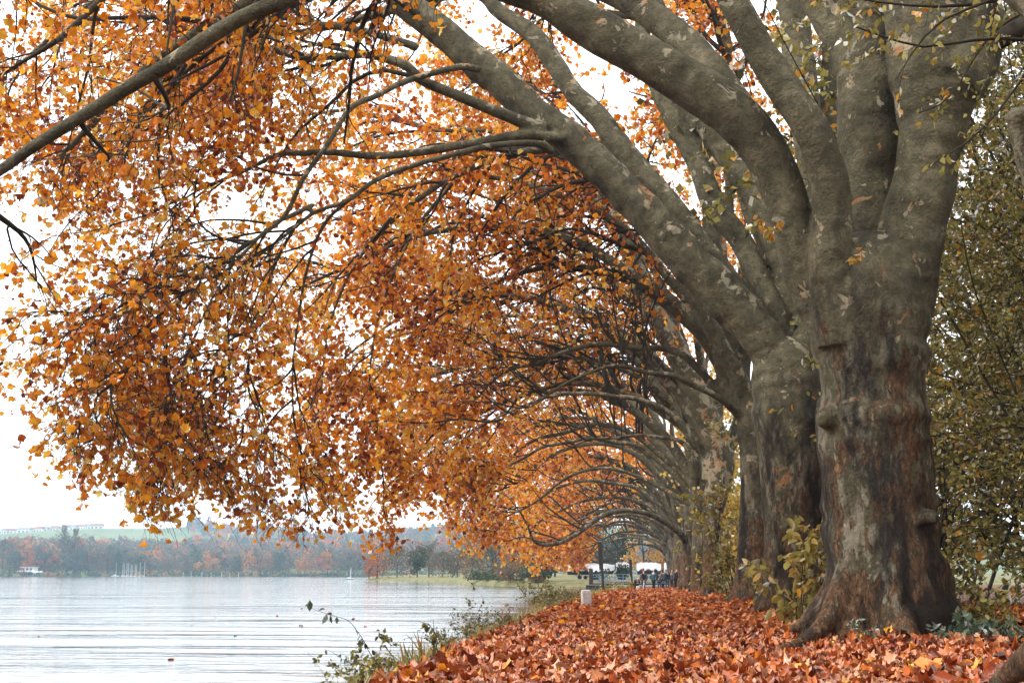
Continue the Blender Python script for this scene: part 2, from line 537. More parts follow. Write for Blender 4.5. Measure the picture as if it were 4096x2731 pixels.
ys = np.concatenate([np.arange(-50, 4, 2.0), np.arange(4, 60, 0.5), np.arange(60, 180, 1.5), np.linspace(180, 400, 12)])
us = np.concatenate([np.linspace(-3.0, 0.6, 13), np.linspace(0.9, 12, 36), np.linspace(14, 40, 8), [60, 100, 200, 400]])
Yg, Ug = np.meshgrid(ys, us, indexing='ij')
Xg = edge_x(Yg) + Ug
Zg = land_z(Xg, Yg)
n1, n2 = Yg.shape
i, j = np.meshgrid(np.arange(n1 - 1), np.arange(n2 - 1), indexing='ij')
Fg = np.stack([i * n2 + j, i * n2 + j + 1, (i + 1) * n2 + j + 1, (i + 1) * n2 + j], -1).reshape(-1, 4)
g = link('ground', mesh_np('ground', np.stack([Xg, Yg, Zg], -1).reshape(-1, 3), [Fg], M_GROUND, smooth=True))
tag(g, kind='structure', label='leaf-covered bank of earth between the lake and the row of trees')

wm = MB().add([(-1480, -55, WATER_Z), (420, -55, WATER_Z), (420, 2000, WATER_Z), (-1480, 2000, WATER_Z)], [(0, 1, 2, 3)]).build('water', M_WATER)
tag(wm, kind='structure', label='pale lake with long thin ripples under a white sky')

# the near point of land across the cove, with the boat yard on it
def point_edge(x):
    """shore of the boat-yard point: distance at which land begins, by x"""
    return np.interp(x, [-90, -66, -62, -50, -35, -26, -18, -10, 0, 10, 30, 60], [420, 330, 285, 268, 225, 192, 166, 160, 158, 155, 150, 150])
xs = np.concatenate([np.linspace(-90, 30, 70), [60, 140]])
vs_ = np.concatenate([np.linspace(-3, 3, 9), np.linspace(6, 60, 10), [140, 300]])
Xp, Vp = np.meshgrid(xs, vs_, indexing='ij')
Yp = point_edge(Xp) + Vp
Zp = np.interp(Vp, [-3, -0.3, 0.4, 4, 60, 300], [-1.5, -0.8, -0.25, 0.15, 0.4, 1.0]) + 0.06 * np.sin(Xp * 1.1) * np.sin(Vp)
n1, n2 = Xp.shape
i, j = np.meshgrid(np.arange(n1 - 1), np.arange(n2 - 1), indexing='ij')
Fp = np.stack([i * n2 + j, (i + 1) * n2 + j, (i + 1) * n2 + j + 1, i * n2 + j + 1], -1).reshape(-1, 4)
# keep it from running under the near ground
o = link('field', mesh_np('field', np.stack([Xp, Yp, Zp], -1).reshape(-1, 3), [Fp], M_MEADOW, smooth=True))
tag(o, kind='structure', label='grassy point of land across the cove holding the boat yard')

# the far shore and its hills
def hill_z(x, y):
    x = np.asarray(x, float); y = np.asarray(y, float)
    s = np.clip((y - far_shore(x)) / 500, 0, 1)
    z = -1.2 + 1.9 * np.clip((y - far_shore(x)) / 12, 0, 1) + 19 * s * s * (3 - 2 * s)
    t = np.clip((y - 1150) / 450, 0, 1); t = t * t * (3 - 2 * t)
    ridge = 37 + 4 * np.sin(x / 95 + 0.6) + 2.2 * np.sin(x / 41) + 4 * np.exp(-((x + 510) / 60) ** 2)
    ridge = ridge - 15.0 * np.clip((x + 560) / 60, 0, 1) * np.clip((-200 - x) / 200, 0, 1)
    return z + t * ridge - 16 * np.clip((y - 1650) / 300, 0, 1)
def far_shore(x):
    return 675 + 25 * np.sin(np.asarray(x) / 60.0) + 0.12 * (np.asarray(x) + 350)
xs = np.linspace(-1400, 400, 120); vv = np.concatenate([[-8, 0, 6, 14], np.linspace(30, 1250, 60)])
Xh, Vh = np.meshgrid(xs, vv, indexing='ij')
Yh = far_shore(Xh) + Vh
Zh = hill_z(Xh, Yh)
n1, n2 = Xh.shape
i, j = np.meshgrid(np.arange(n1 - 1), np.arange(n2 - 1), indexing='ij')
Fh = np.stack([i * n2 + j, (i + 1) * n2 + j, (i + 1) * n2 + j + 1, i * n2 + j + 1], -1).reshape(-1, 4)
o = link('hills', mesh_np('hills', np.stack([Xh, Yh, Zh], -1).reshape(-1, 3), [Fh], M_HILL, smooth=True))
tag(o, kind='structure', label='long low hills beyond the far shore, green meadow on the ridge')
# ---------------------------------------------------------------- branching
def grow(P0, D, Ln, K, rng, wig, droop, env=None, up=0.0):
    N = len(P0)
    P = np.empty((N, K, 3)); P[:, 0] = P0
    D = nrmz(D.copy()); step = (Ln / (K - 1))[:, None]
    bend = rng.normal(0, 1, (N, 3)) * wig
    for k in range(1, K):
        if k % 3 == 0:
            bend = rng.normal(0, 1, (N, 3)) * wig
        D = D + bend * 0.6 + rng.normal(0, 1, (N, 3)) * wig * 0.5
        D[:, 2] += up - droop * (0.4 + 1.2 * k / K)
        if env is not None:
            D = D + env(P[:, k - 1])
        D = nrmz(D)
        P[:, k] = P[:, k - 1] + D * step
    return P

def make_env(cx, cz, a, b, zmin=0.9, ymin=None, x0=9.5, sl=1.1):
    def floor(p):
        return zmin + sl * np.clip(-p[:, 0] - x0, 0, 8)
    def env(p):
        u = (p[:, 0] - cx) / a; v = (p[:, 2] - cz) / b
        r = np.sqrt(u * u + v * v) + 1e-6
        push = np.clip(1.12 - r, 0, 1) * 3.2
        g = np.zeros_like(p)
        g[:, 0] = u / r * push
        g[:, 2] = v / r * push
        g[:, 2] += np.clip(floor(p) + 0.5 - p[:, 2], 0, 2) * 0.5
        if ymin is not None:
            g[:, 1] += np.clip(ymin + 1.5 - p[:, 1], 0, 3) * 1.2
        return g
    env.p = (cx, cz, a, b)
    env.floor = floor
    return env

def spawn(P, Rr, per, t0, t1, spread, rng, bias=None, tpow=1.0):
    """children along polylines: start, direction, parent radius there, position 0..1"""
    N, K, _ = P.shape
    per_n = np.full(N, per) if np.isscalar(per) else per
    idx = np.repeat(np.arange(N), per_n)
    M = len(idx)
    t = t0 + (t1 - t0) * rng.random(M) ** tpow
    f = t * (K - 1); i = np.minimum(f.astype(int), K - 2); u = (f - i)[:, None]
    S = P[idx, i] * (1 - u) + P[idx, i + 1] * u
    T = nrmz(P[idx, i + 1] - P[idx, i])
    rad = Rr[idx, i] * (1 - u[:, 0]) + Rr[idx, i + 1] * u[:, 0]
    rnd = rng.normal(0, 1, (M, 3))
    perp = nrmz(rnd - (rnd * T).sum(1, keepdims=True) * T)
    ang = rng.uniform(spread[0], spread[1], M)[:, None]
    D = T * np.cos(ang) + perp * np.sin(ang)
    if bias is not None:
        D = D + bias
    return S, nrmz(D), rad, t, idx

# ---------------------------------------------------------------- leaves
def lobed():
    o = [(0, 1.0), (0.17, 0.72), (0.43, 0.80), (0.42, 0.5), (0.55, 0.3), (0.3, 0.1), (0.04, 0.02)]
    pts = o + [(-x, y) for x, y in reversed(o[1:])]
    V = [(0, 0.36, -0.03)]
    for x, y in pts:
        V.append((x, y, 0.42 * abs(x) - 0.25 * (y - 0.4) ** 2))
    n = len(pts)
    F = [(0, 1 + k, 1 + (k + 1) % n) for k in range(n)]
    return np.array(V), np.array(F)
def penta():
    V = [(0, 1.0, -0.08), (-0.48, 0.68, 0.16), (-0.36, 0.12, 0.14), (0, 0, 0), (0.36, 0.12, 0.14), (0.48, 0.68, 0.16)]
    return np.array(V, float), np.array([(0, 1, 2), (0, 2, 3), (0, 3, 4), (0, 4, 5)])
def rhomb():
    V = [(0, 1.0, 0), (-0.46, 0.5, 0.12), (0, 0, 0), (0.46, 0.5, 0.12)]
    return np.array(V, float), np.array([(0, 1, 2), (0, 2, 3)])
def ovate():
    V = [(0, 1.0, -0.05), (-0.2, 0.72, 0.05), (-0.27, 0.38, 0.07), (0, 0, 0), (0.27, 0.38, 0.07), (0.2, 0.72, 0.05)]
    return np.array(V, float), np.array([(0, 1, 2), (0, 2, 3), (0, 3, 4), (0, 4, 5)])
LEAFT = {3: lobed(), 2: penta(), 1: rhomb(), 4: ovate()}

def rot_random(n, rng, hang=0.0, flat=None):
    """(n,3,3) rotation matrices. hang: bias of the leaf's length towards the ground; flat: max tilt from lying flat"""
    if flat is None:
        y = rng.normal(0, 1, (n, 3)); y[:, 2] -= hang
        y = nrmz(y)
        z = rng.normal(0, 1, (n, 3)); z = nrmz(z - (z * y).sum(1, keepdims=True) * y)
    else:
        a = rng.random(n) * 2 * PI
        z = np.stack([rng.normal(0, flat, n), rng.normal(0, flat, n), np.ones(n)], 1)
        z = nrmz(z)
        y = np.stack([np.cos(a), np.sin(a), np.zeros(n)], 1)
        y = nrmz(y - (y * z).sum(1, keepdims=True) * z)
    x = np.cross(y, z)
    return np.stack([x, y, z], -1)

def leaf_cloud(name, Pts, size, tint, rng, lod, mat, hang=0.8, flat=None, curl=0.35, parent_loc=(0, 0, 0), rots=None):
    V0, F0 = LEAFT[lod]
    n = len(Pts)
    M = rot_random(n, rng, hang, flat) if rots is None else rots
    c = rng.normal(0, curl, (n, 1)); c2 = rng.uniform(-0.2, 1.9, (n, 1))
    X = np.broadcast_to(V0[:, 0], (n, len(V0))); Yv = np.broadcast_to(V0[:, 1], (n, len(V0)))
    Zv = V0[:, 2][None] * c2 + c * (Yv - 0.4) ** 2 + rng.normal(0, curl * 0.35, (n, 1)) * X * Yv * 2
    if lod == 3:
        Zv = Zv + rng.normal(0, curl * 0.17, (n, len(V0)))
        X = X * rng.uniform(0.8, 1.1, (n, 1)) + rng.normal(0, 0.02, (n, len(V0)))
    L_ = np.stack([X, Yv, Zv], -1) * np.asarray(size).reshape(-1, 1, 1)
    Vv = np.einsum('nij,nvj->nvi', M, L_) + Pts[:, None, :] - np.asarray(parent_loc)[None, None]
    F = F0[None] + (np.arange(n) * len(V0))[:, None, None]
    return mesh_np(name, Vv.reshape(-1, 3), [F.reshape(-1, 3)], mat, np.repeat(tint, len(V0)))

def in_view(P, margin=0.12):
    d = P - np.array([0, 0, EYE])
    z = d @ CF
    x = (d @ CR) / np.maximum(z, 1e-3) * FPX / 2048
    y = (d @ CU) / np.maximum(z, 1e-3) * FPX / 1365.5
    return (z > 1) & (np.abs(x) < 1 + margin) & (np.abs(y) < 1 + margin), z

# ---------------------------------------------------------------- plane trees
def trim(P, Rr, env, lift, rng):
    """end every twig where it would hang below the drip line over the water"""
    if env is None: return P, Rr
    N, K, _ = P.shape
    fl = np.stack([env.floor(P[:, k]) for k in range(K)], 1) + lift + rng.uniform(0, 1.2, (N, 1)) * (P[:, :, 0] < -4)
    low = P[:, :, 2] < fl
    first = np.where(low.any(1), low.argmax(1), K)
    keep = first >= 3
    P, Rr, first = P[keep], Rr[keep], first[keep]
    f = np.linspace(0, 1, K)[None] * (first - 1)[:, None]
    i = np.minimum(f.astype(int), K - 2); u = f - i
    r = np.arange(len(P))[:, None]
    P2 = P[r, i] * (1 - u[..., None]) + P[r, i + 1] * u[..., None]
    return P2, Rr
def limb_tube(pts, rad, rng, step=0.12, sides=20, lump=0.05, wrinkle=0.03, knobs=0, lumpy_low=0.0):
    pts = np.asarray(pts, float)
    P4 = np.hstack([pts, np.asarray(rad, float)[:, None]])
    Ltot = np.linalg.norm(np.diff(pts, axis=0), axis=1).sum()
    K = max(6, int(Ltot / step))
    C = catmull(P4, K)
    P, r = C[:, :3], np.maximum(C[:, 3], 0.01)
    amp = gnoise(rng, K, sides, max(2, int(Ltot / 1.1)), 5) * lump + gnoise(rng, K, sides, max(2, int(Ltot / 0.45)), 8) * lump * 0.5
    wr = gnoise(rng, K, sides, max(2, int(Ltot / 0.17)), 6)
    gate = np.clip(gnoise(rng, K, sides, max(2, int(Ltot / 1.3)), 4) + 0.35, 0, 1)
    amp = amp + wr * gate * wrinkle
    for _ in range(knobs):
        s0, a0 = rng.integers(3, K - 3), rng.integers(0, sides)
        ds = (np.arange(K) - s0)[:, None] * step / 0.16
        da = np.abs(((np.arange(sides) - a0 + sides / 2) % sides) - sides / 2)[None] * 2 * PI / sides * r[:, None] / 0.16
        amp = amp + rng.uniform(0.06, 0.16) * np.exp(-(ds ** 2 + da ** 2))
    return P[None], r[None], (1 + amp)[None]

def root_flare(base, r0, rng, n=9, reach=1.0, zg=0.0):
    tb = []
    for k in range(n):
        a = 2 * PI * k / n + rng.uniform(-0.3, 0.3)
        L_ = reach * rng.uniform(0.75, 1.25)
        d = np.array([math.cos(a), math.sin(a), 0])
        p = [base + d * r0 * 0.55 + [0, 0, 0.95], base + d * r0 * 0.76 + [0, 0, 0.5], base + d * (r0 * 0.96 + 0.05 * L_) + [0, 0, 0.18],
             base + d * (r0 + 0.25 * L_) + [0, 0, -0.02], base + d * (r0 + 0.6 * L_) + [0, 0, -0.2]]
        r = [0.2 * r0, 0.23 * r0, 0.22 * r0, 0.15 * r0, 0.07 * r0]
        tb.append((p, r))
    return tb

TREES = []
def plane_tree(Y, X, trunk, limbs, label, env, seed, voxel=None, n2=12, n3=9, n4=5, leaf_n=6, lod=2, lsize=0.17, l2=(3.5, 7), branch_parts=False,
               leaf_parts=0, knobs=0, flare=1.0, group='plane trees in a row along the path', ymin=None, keep=None, sides=16, extra=(), tstep=0.12, droop=1.0, bark=None, rcut=1.12, pmin=0.1, lt=(0.49, 0.26)):
    """trunk: (pts, radii); limbs: list of (pts, radii, t_start, weight)"""
    rng = np.random.default_rng(seed)
    zg = float(land_z(X, Y))
    loc = np.array([X, Y, zg])
    root = empty('plane_tree', loc, 0, label, 'tree', group)
    parts = []
    LP = []
    tp, tr = trunk
    dz_ = nrmz(tp[-1] - tp[-2]); tp = list(tp) + [tp[-1] + dz_ * tr[-1] * 0.5, tp[-1] + dz_ * tr[-1] * 0.85]; tr = list(tr) + [tr[-1] * 0.82, tr[-1] * 0.4]
    base = np.array([X, Y, zg])
    stack = [(tp, tr, knobs)] + [(l[0], l[1], 0) for l in limbs]
    for pts, rad, kn in stack:
        P, r, m_ = limb_tube(pts, rad, rng, step=tstep if voxel else 0.25, sides=sides, knobs=kn, lump=0.065 if kn else 0.06, wrinkle=0.09)
        V, F = tubes(P, r, sides, True, m_)
        parts.append((V, F))
        LP.append((P[0], r[0]))
    for pts, rad in list(extra) + (root_flare(base, tr[1], rng, 9, flare, zg) if flare else []):
        P, r, m_ = limb_tube(pts, rad, rng, step=0.15, sides=10, lump=0.08, wrinkle=0.0)
        V, F = tubes(P, r, 10, True, m_)
        parts.append((V, F))
    V, F = merge(parts)
    o = link('trunk', mesh_np('trunk', V - loc, F, bark or M_BARK, smooth=True), root)
    if voxel:
        md = o.modifiers.new('fuse', 'REMESH'); md.mode = 'VOXEL'; md.voxel_size = voxel; md.use_smooth_shade = True
        sm = o.modifiers.new('soften', 'SMOOTH'); sm.factor = 0.5; sm.iterations = 3
    # second order: branches
    K2 = 14
    B, Br = [], []
    for lim, (P, r) in zip(limbs, LP[1:]):
        pts, rad, t0, wgt, bias = lim[:5]; lsc = lim[5] if len(lim) > 5 else 1.0
        n = max(1, int(round(n2 * wgt)))
        S, D, pr, t, _ = spawn(P[None], r[None], n, t0, 1.0, (0.25, 0.8) if Y > 40 else (0.3, 1.0), rng, np.array(bias), 0.8)
        Ln = rng.uniform(l2[0], l2[1], n) * (1.15 - 0.45 * t) * lsc
        P2 = grow(S, D, Ln, K2, rng, 0.16, (0.05 if Y < 40 else 0.025) * droop, env)
        rr = np.clip(pr * 0.5, 0.03, 0.11)[:, None] * np.linspace(1, 0.2, K2)[None]
        B.append(P2); Br.append(rr)
        # the tip of the limb carries on as a branch
        e = grow(P[-1:].copy(), nrmz(P[-1:] - P[-3:-2]), np.array([l2[1] * 0.7 * lsc]), K2, rng, 0.12, 0.06 * droop, env)
        B.append(e); Br.append(np.linspace(max(0.03, r[-1] * 0.95), 0.012, K2)[None])
    B = np.concatenate(B); Br = np.concatenate(Br)
    B, Br = trim(B, Br, env, 0.7, rng)
    if branch_parts:
        vis, zz = in_view(B[:, 7], 0.5)
        sep = np.where(vis)[0]; rest = np.where(~vis)[0]
        for k in sep:
            V, F = tubes(B[k:k + 1], Br[k:k + 1], 7)
            link('branch', mesh_np('branch', V - loc, F, M_TWIG, smooth=True), root)
        if len(rest):
            V, F = tubes(B[rest], Br[rest], 5)
            tag(link('branches', mesh_np('branches', V - loc, F, M_TWIG, smooth=True), root), kind='stuff')
    else:
        V, F = tubes(B, Br, 5)
        tag(link('branches', mesh_np('branches', V - loc, F, M_TWIG, smooth=True), root), kind='stuff')
    # third order
    S, D, pr, t, _ = spawn(B, Br, n3, 0.12, 1.0, (0.4, 1.2), rng, np.array([0, 0, -0.12 * droop]), 0.8)
    K3 = 9
    Ln = rng.uniform(1.1, 3.0, len(S)) * (1.1 - 0.4 * t)
    C = grow(S, D, Ln, K3, rng, 0.2, 0.1 * droop, env)
    Cr = np.clip(pr * 0.5, 0.011, 0.045)[:, None] * np.linspace(1, 0.3, K3)[None]
    C, Cr = trim(C, Cr, env, 0.1, rng)
    # twigs
    S, D, pr, t, _ = spawn(C, Cr, n4, 0.1, 1.0, (0.35, 1.1), rng, np.array([0, 0, -0.15 * droop]))
    K4 = 6
    T = grow(S, D, rng.uniform(0.35, 1.25, len(S)), K4, rng, 0.22, 0.12 * droop, env)
    Tr = np.clip(pr * 0.55, 0.0045, 0.012)[:, None] * np.linspace(1, 0.45, K4)[None]
    T, Tr = trim(T, Tr, env, 0.0, rng)
    if Y > 50:
        Tr = Tr * 1.5
    okC, _ = in_view(C[:, 4], 0.35); okT, _ = in_view(T[:, 3], 0.35)
    tw = [tubes(C[okC], Cr[okC], 4)]
    if Y < 75:
        tw.append(tubes(T[okT], Tr[okT], 3))
    if not okT.any(): tw = [tubes(C[::3], Cr[::3] * 1.5, 3)]
    V, F = merge(tw)
    tag(link('twigs', mesh_np('twigs', V - loc, F, M_TWIG), root), kind='stuff')
    # leaves
    S, D, _, t, _ = spawn(T, Tr, leaf_n, 0.1, 1.0, (0.5, 1.4), rng, None, 0.55)
    S2, D2, _, _, _ = spawn(C, Cr, max(1, leaf_n // 2), 0.4, 1.0, (0.5, 1.4), rng)
    S = np.concatenate([S, S2]); D = np.concatenate([D, D2])
    S = S + D * rng.uniform(0.02, 0.09, (len(S), 1))
    ok, zz = in_view(S, 0.3)
    if env is not None:               # few leaves on the shaded inner side of the vault
        cx_, cz_, a_, b_ = env.p
        u_ = (S[:, 0] - cx_) / a_; v_ = (S[:, 2] - cz_) / b_
        r_ = np.sqrt(u_ * u_ + v_ * v_)
        pr_ = np.clip((r_ - rcut) / 0.5, pmin, 1)
        pr_ = np.where((u_ < -0.85) & (S[:, 2] < b_ * 0.8), np.maximum(pr_, np.clip((r_ - 0.95) / 0.1, 0, 1)), pr_)
        pr_ = pr_ * np.clip((S[:, 2] - env.floor(S)) / 2.6 + 0.25, 0, 1)
        if Y < 40:
            pr_ = pr_ * np.where((S[:, 0] < -6.0) & (S[:, 2] < 9.5), 0.5, 1.0)
        kk = rng.random(len(S)) < pr_
        S = S[kk]; ok = ok[kk]; zz = zz[kk]
    out_frac = rng.random(len(S)) < 0.35
    ok2 = ok | (out_frac & (zz > -60))
    S = S[ok2]; zz = zz[ok2]; okv = ok[ok2]
    big = np.where(okv, 1.0, 1.8)
    clump = np.array([mnoise.noise(Vector(p) * 0.55) for p in S[:: max(1, len(S) // 3000)]]) if False else 0
    tint = np.clip(rng.normal(lt[0], lt[1], len(S)) + 0.12 * np.sin(S[:, 0] * 1.3 + S[:, 2] * 0.9) + 0.08 * np.sin(S[:, 1] * 1.1), 0, 1)
    size = rng.uniform(0.5, 1.3, len(S)) * lsize * big
    if leaf_parts:
        v2, z2 = in_view(S, -0.01)
        cand = np.where(v2)[0]
        pick = cand[np.argsort(z2[cand] / size[cand])[:leaf_parts]]
        M = rot_random(len(pick), rng, 0.8)
        for q, k in enumerate(pick):
            me = LEAF_POOL[int(rng.integers(0, len(LEAF_POOL)))]
            lo = link('leaf', me, root)
            mm = np.eye(4); mm[:3, :3] = M[q] * size[k]; mm[:3, 3] = S[k] - loc
            lo.matrix_local = Matrix(mm.tolist())
        m_ = np.ones(len(S), bool); m_[pick] = False
        S, tint, size = S[m_], tint[m_], size[m_]
    me = leaf_cloud('foliage', S, size, tint, rng, lod, M_LEAF, 0.8, None, 0.4, loc)
    tag(link('foliage', me, root), kind='stuff')
    TREES.append((Y, len(S), len(T)))
    return root

# single leaves for the pieces that show largest
LEAF_POOL = []
_r = np.random.default_rng(5)
for k in range(24):
    LEAF_POOL.append(leaf_cloud('leaf', np.zeros((1, 3)), np.ones(1), np.clip(_r.normal(0.5, 0.25, 1), 0, 1), _r, 3, M_LEAF, 0, None, 0.5, rots=np.eye(3)[None]))

def trace(pts, Y, wd):
    """positions and widths read off the photograph -> world points at distance Y (a number, or one per point)"""
    Ys = [Y] * len(pts) if np.isscalar(Y) else list(np.interp(np.linspace(0, 1, len(pts)), np.linspace(0, 1, len(Y)), Y))
    P = [Q(x, y, yy) for (x, y), yy in zip(pts, Ys)]
    W = np.interp(np.linspace(0, 1, len(pts)), np.linspace(0, 1, len(wd)), wd) if len(wd) != len(pts) else wd
    return P, [qm(a, yy) / 2 for a, yy in zip(W, Ys)]

def ext(lm, pts, rad):
    """carry a limb on beyond the frame with plain world points"""
    return list(lm[0]) + [np.array(p, float) for p in pts], list(lm[1]) + list(rad)

LEFT = (-0.5, 0, 0.05)
# --- the big tree at the right
Y1 = 19.3
tb = Q(2032, 1440, Y1)
X1 = float(tb[0]); z1 = float(land_z(X1, Y1))
trunk1 = ([np.array([X1, Y1, z1 - 0.5]), np.array([X1, Y1, z1 + 0.25])] + [Q(x, y, Y1) for x, y in ((2030, 1290), (2020, 1150), (2006, 1010), (2002, 960), (2003, 900), (1998, 790), (1992, 700), (1995, 650))],
          [qm(a, Y1) / 2 for a in (320, 296, 262, 250, 247, 262, 236, 262, 275, 262)])
A = ext(trace([(1925, 780), (1860, 660), (1828, 545), (1792, 420), (1740, 325), (1671, 252), (1576, 190), (1457, 120), (1338, 48), (1240, -10), (1100, -60)], [19.3, 18.6, 18.2], [105, 102, 100, 106, 114, 116, 112, 106, 100, 92, 80]),
        [(-5.2, 17.8, 11.6), (-8.0, 17.4, 11.6), (-10.5, 17.6, 10.2), (-12.5, 18, 8.2)], [0.2, 0.15, 0.1, 0.06])
Bm = ext(trace([(1935, 790), (1908, 640), (1911, 514), (1906, 428), (1885, 352), (1856, 286), (1792, 190), (1744, 110), (1694, 19), (1640, -60)], [18.9, 18.3, 18.0], [110, 102, 90, 88, 86, 85, 80, 75, 72, 68]),
         [(-0.2, 17.6, 11.6), (-2.5, 17, 13.2), (-5.5, 16.4, 14.0), (-8.5, 16, 13.2)], [0.22, 0.17, 0.12, 0.08])
Cm = ext(trace([(1985, 720), (1992, 600), (1999, 450), (1996, 300), (1989, 150), (1985, 20), (1985, -80)], [19.8, 20.2], [110, 112, 132, 146, 140, 132, 120]),
         [(3.4, 20.6, 13), (3.0, 21, 16)], [0.25, 0.12])
C2 = ext(trace([(1975, 230), (1945, 130), (1902, 55), (1860, -20), (1800, -100)], [20.0, 20.4], [80, 74, 70, 68, 60]),
         [(-0.5, 21.0, 13.0), (-4, 21.5, 14.2), (-8, 21.8, 13.4), (-11, 22, 11)], [0.18, 0.14, 0.1, 0.06])
Dm = ext(trace([(2040, 790), (2070, 690), (2080, 600), (2098, 510), (2125, 405), (2142, 286), (2144, 190), (2140, 95), (2125, 0), (2110, -80)], [19.3, 19.0], [140, 150, 152, 144, 142, 164, 200, 215, 195, 170]),
         [(5.2, 19, 12.5), (5.0, 19, 15)], [0.25, 0.1])
D2 = ext(trace([(2150, 240), (2215, 150), (2250, 60), (2275, -40)], [19.0, 18.8], [140, 150, 120, 95]), [(7.4, 18.6, 11.5), (8.2, 18.5, 14)], [0.2, 0.1])
Db = trace([(2190, 180), (2250, 120), (2288, 92)], [18.8, 18.6], [150, 95, 60])
F1 = ([np.array([X1 - 0.2, 19.8, 5.0]), np.array([1.0, 21.2, 10.0]), np.array([-2.2, 22.5, 12.4]), np.array([-6, 23.3, 12.8]), np.array([-9.3, 23.5, 11.4]), np.array([-11.5, 23.5, 9.2])], [0.3, 0.26, 0.21, 0.16, 0.1, 0.06])
extra1 = [trace([(1960, 1290), (1925, 1370), (1898, 1425), (1862, 1462), (1822, 1482), (1790, 1488)], [18.9, 17.6], [60, 58, 46, 36, 24, 14]),
          trace([(1935, 1330), (1895, 1400), (1850, 1430), (1815, 1446)], [19.0, 18.9], [46, 40, 30, 16]),
          trace([(2100, 1250), (2150, 1340), (2195, 1405), (2230, 1440)], [19.2, 18.8], [60, 52, 38, 20]),
          trace([(2055, 1250), (2050, 1380), (2040, 1460)], [18.6, 18.2], [60, 56, 36]),
          trace([(1912, 960), (1895, 962), (1885, 965)], [18.9, 18.7], [60, 50, 24]),
          trace([(2120, 1185), (2140, 1188), (2150, 1190)], [18.6, 18.4], [40, 36, 20])]
env1 = make_env(-1.0, 1.0, 6.4, 8.6, 1.7, ymin=14, x0=8.3, sl=1.6)
BIG = plane_tree(Y1, X1, trunk1, [(*A, 0.55, 1.25, LEFT, 0.85), (*Bm, 0.8, 0.5, LEFT, 0.4), (*Cm, 0.75, 0.4, (0, 0, 0)), (*C2, 0.35, 1.2, LEFT), (*Dm, 0.8, 0.3, (0.2, 0, 0)),
           (*D2, 0.6, 0.3, (0.4, 0, 0)), (*Db, 0.9, 0.1, (0, 0, 0)), (*F1, 0.35, 1.2, LEFT)],
           'largest and nearest plane tree, thick rust-flaked trunk splitting into massive grey limbs', env1, 11, voxel=0.036, n2=12, n3=9, n4=5, leaf_n=4,
           lod=3, lsize=0.15, l2=(4.5, 8.5), branch_parts=True, leaf_parts=290, knobs=9, flare=1.0, sides=36, extra=extra1, tstep=0.06, droop=1.1)

# --- second tree
Y2 = 31.8
tb = Q(1823, 1400, Y2); X2 = float(tb[0]); z2 = float(land_z(X2, Y2))
trunk2 = ([np.array([X2, Y2, z2 - 0.5]), np.array([X2, Y2, z2 + 0.3])] + [Q(x, y, Y2) for x, y in ((1820, 1290), (1816, 1165), (1815, 1050), (1812, 960), (1806, 890), (1800, 840))],
          [qm(a, Y2) / 2 for a in (150, 138, 128, 130, 146, 158, 156, 150)])
L2a = ext(trace([(1800, 900), (1765, 800), (1709, 729), (1647, 667), (1576, 591), (1505, 514), (1433, 438), (1362, 367), (1290, 305), (1233, 267), (1166, 200), (1090, 138), (1019, 76), (933, 10), (850, -50)], [31.8, 31, 30.5],
              [100, 100, 98, 100, 95, 90, 84, 84, 82, 82, 80, 80, 74, 70, 60]), [(-10, 30, 16.5), (-13.5, 30, 16.0), (-16, 30, 14)], [0.16, 0.1, 0.06])
L2b = ext(trace([(1790, 860), (1745, 740), (1700, 680), (1660, 628), (1600, 552), (1543, 476), (1495, 419), (1433, 348), (1376, 271), (1319, 214), (1271, 143), (1224, 81), (1150, 30), (1060, -20)], [32, 33],
              [60, 60, 60, 58, 60, 58, 56, 54, 54, 50, 48, 46, 40, 36]), [(-9, 34, 16.5), (-13, 34.5, 16.5)], [0.1, 0.06])
L2c = ext(trace([(1800, 850), (1790, 740), (1743, 643), (1700, 550), (1643, 476), (1605, 381), (1566, 305), (1519, 214), (1480, 110), (1450, 0)], [32.3, 34], [56, 56, 54, 54, 56, 52, 50, 46, 40, 36]), [(-2.5, 35, 18.5), (-6, 36, 20)], [0.14, 0.08])
L2d = ext(trace([(1815, 850), (1835, 740), (1800, 600), (1752, 476), (1700, 395), (1633, 310), (1566, 230), (1520, 120), (1500, 0)], [32.6, 33.5], [70, 70, 72, 70, 66, 60, 52, 44, 40]), [(-1.5, 34, 19), (-4, 35, 21)], [0.12, 0.06])
L2e = ext(trace([(1825, 860), (1870, 740), (1895, 560), (1860, 330), (1838, 180), (1828, 60), (1820, -60)], [32, 32.5], [80, 80, 76, 76, 76, 74, 66]), [(5, 33, 20)], [0.1])
L2f = ext(trace([(1900, 560), (1905, 400), (1903, 250), (1908, 100), (1915, -40)], [32.4, 33], [40, 48, 44, 40, 36]), [(7, 33, 19)], [0.1])
br1 = trace([(1290, 320), (1240, 312), (1180, 312), (1080, 330), (960, 350), (861, 358), (760, 350), (700, 352), (640, 355), (570, 388), (480, 425), (430, 440)], [30.6, 29.5, 29], [26, 25, 24, 22, 21, 20, 18, 17, 15, 12, 10, 8])
br2 = trace([(1270, 350), (1230, 330), (1130, 335), (1040, 355), (950, 380), (861, 415), (800, 460), (720, 490), (650, 545), (560, 610), (470, 650)], [30.6, 28.5, 27], [20, 18, 17, 15, 15, 14, 13, 12, 10, 8, 6])
br3 = trace([(1250, 300), (1180, 272), (1100, 240), (1040, 215), (970, 185), (930, 150), (850, 128), (760, 130), (690, 132), (604, 105), (540, 80)], [30.5, 29, 28], [34, 30, 28, 26, 25, 24, 20, 20, 18, 16, 12])
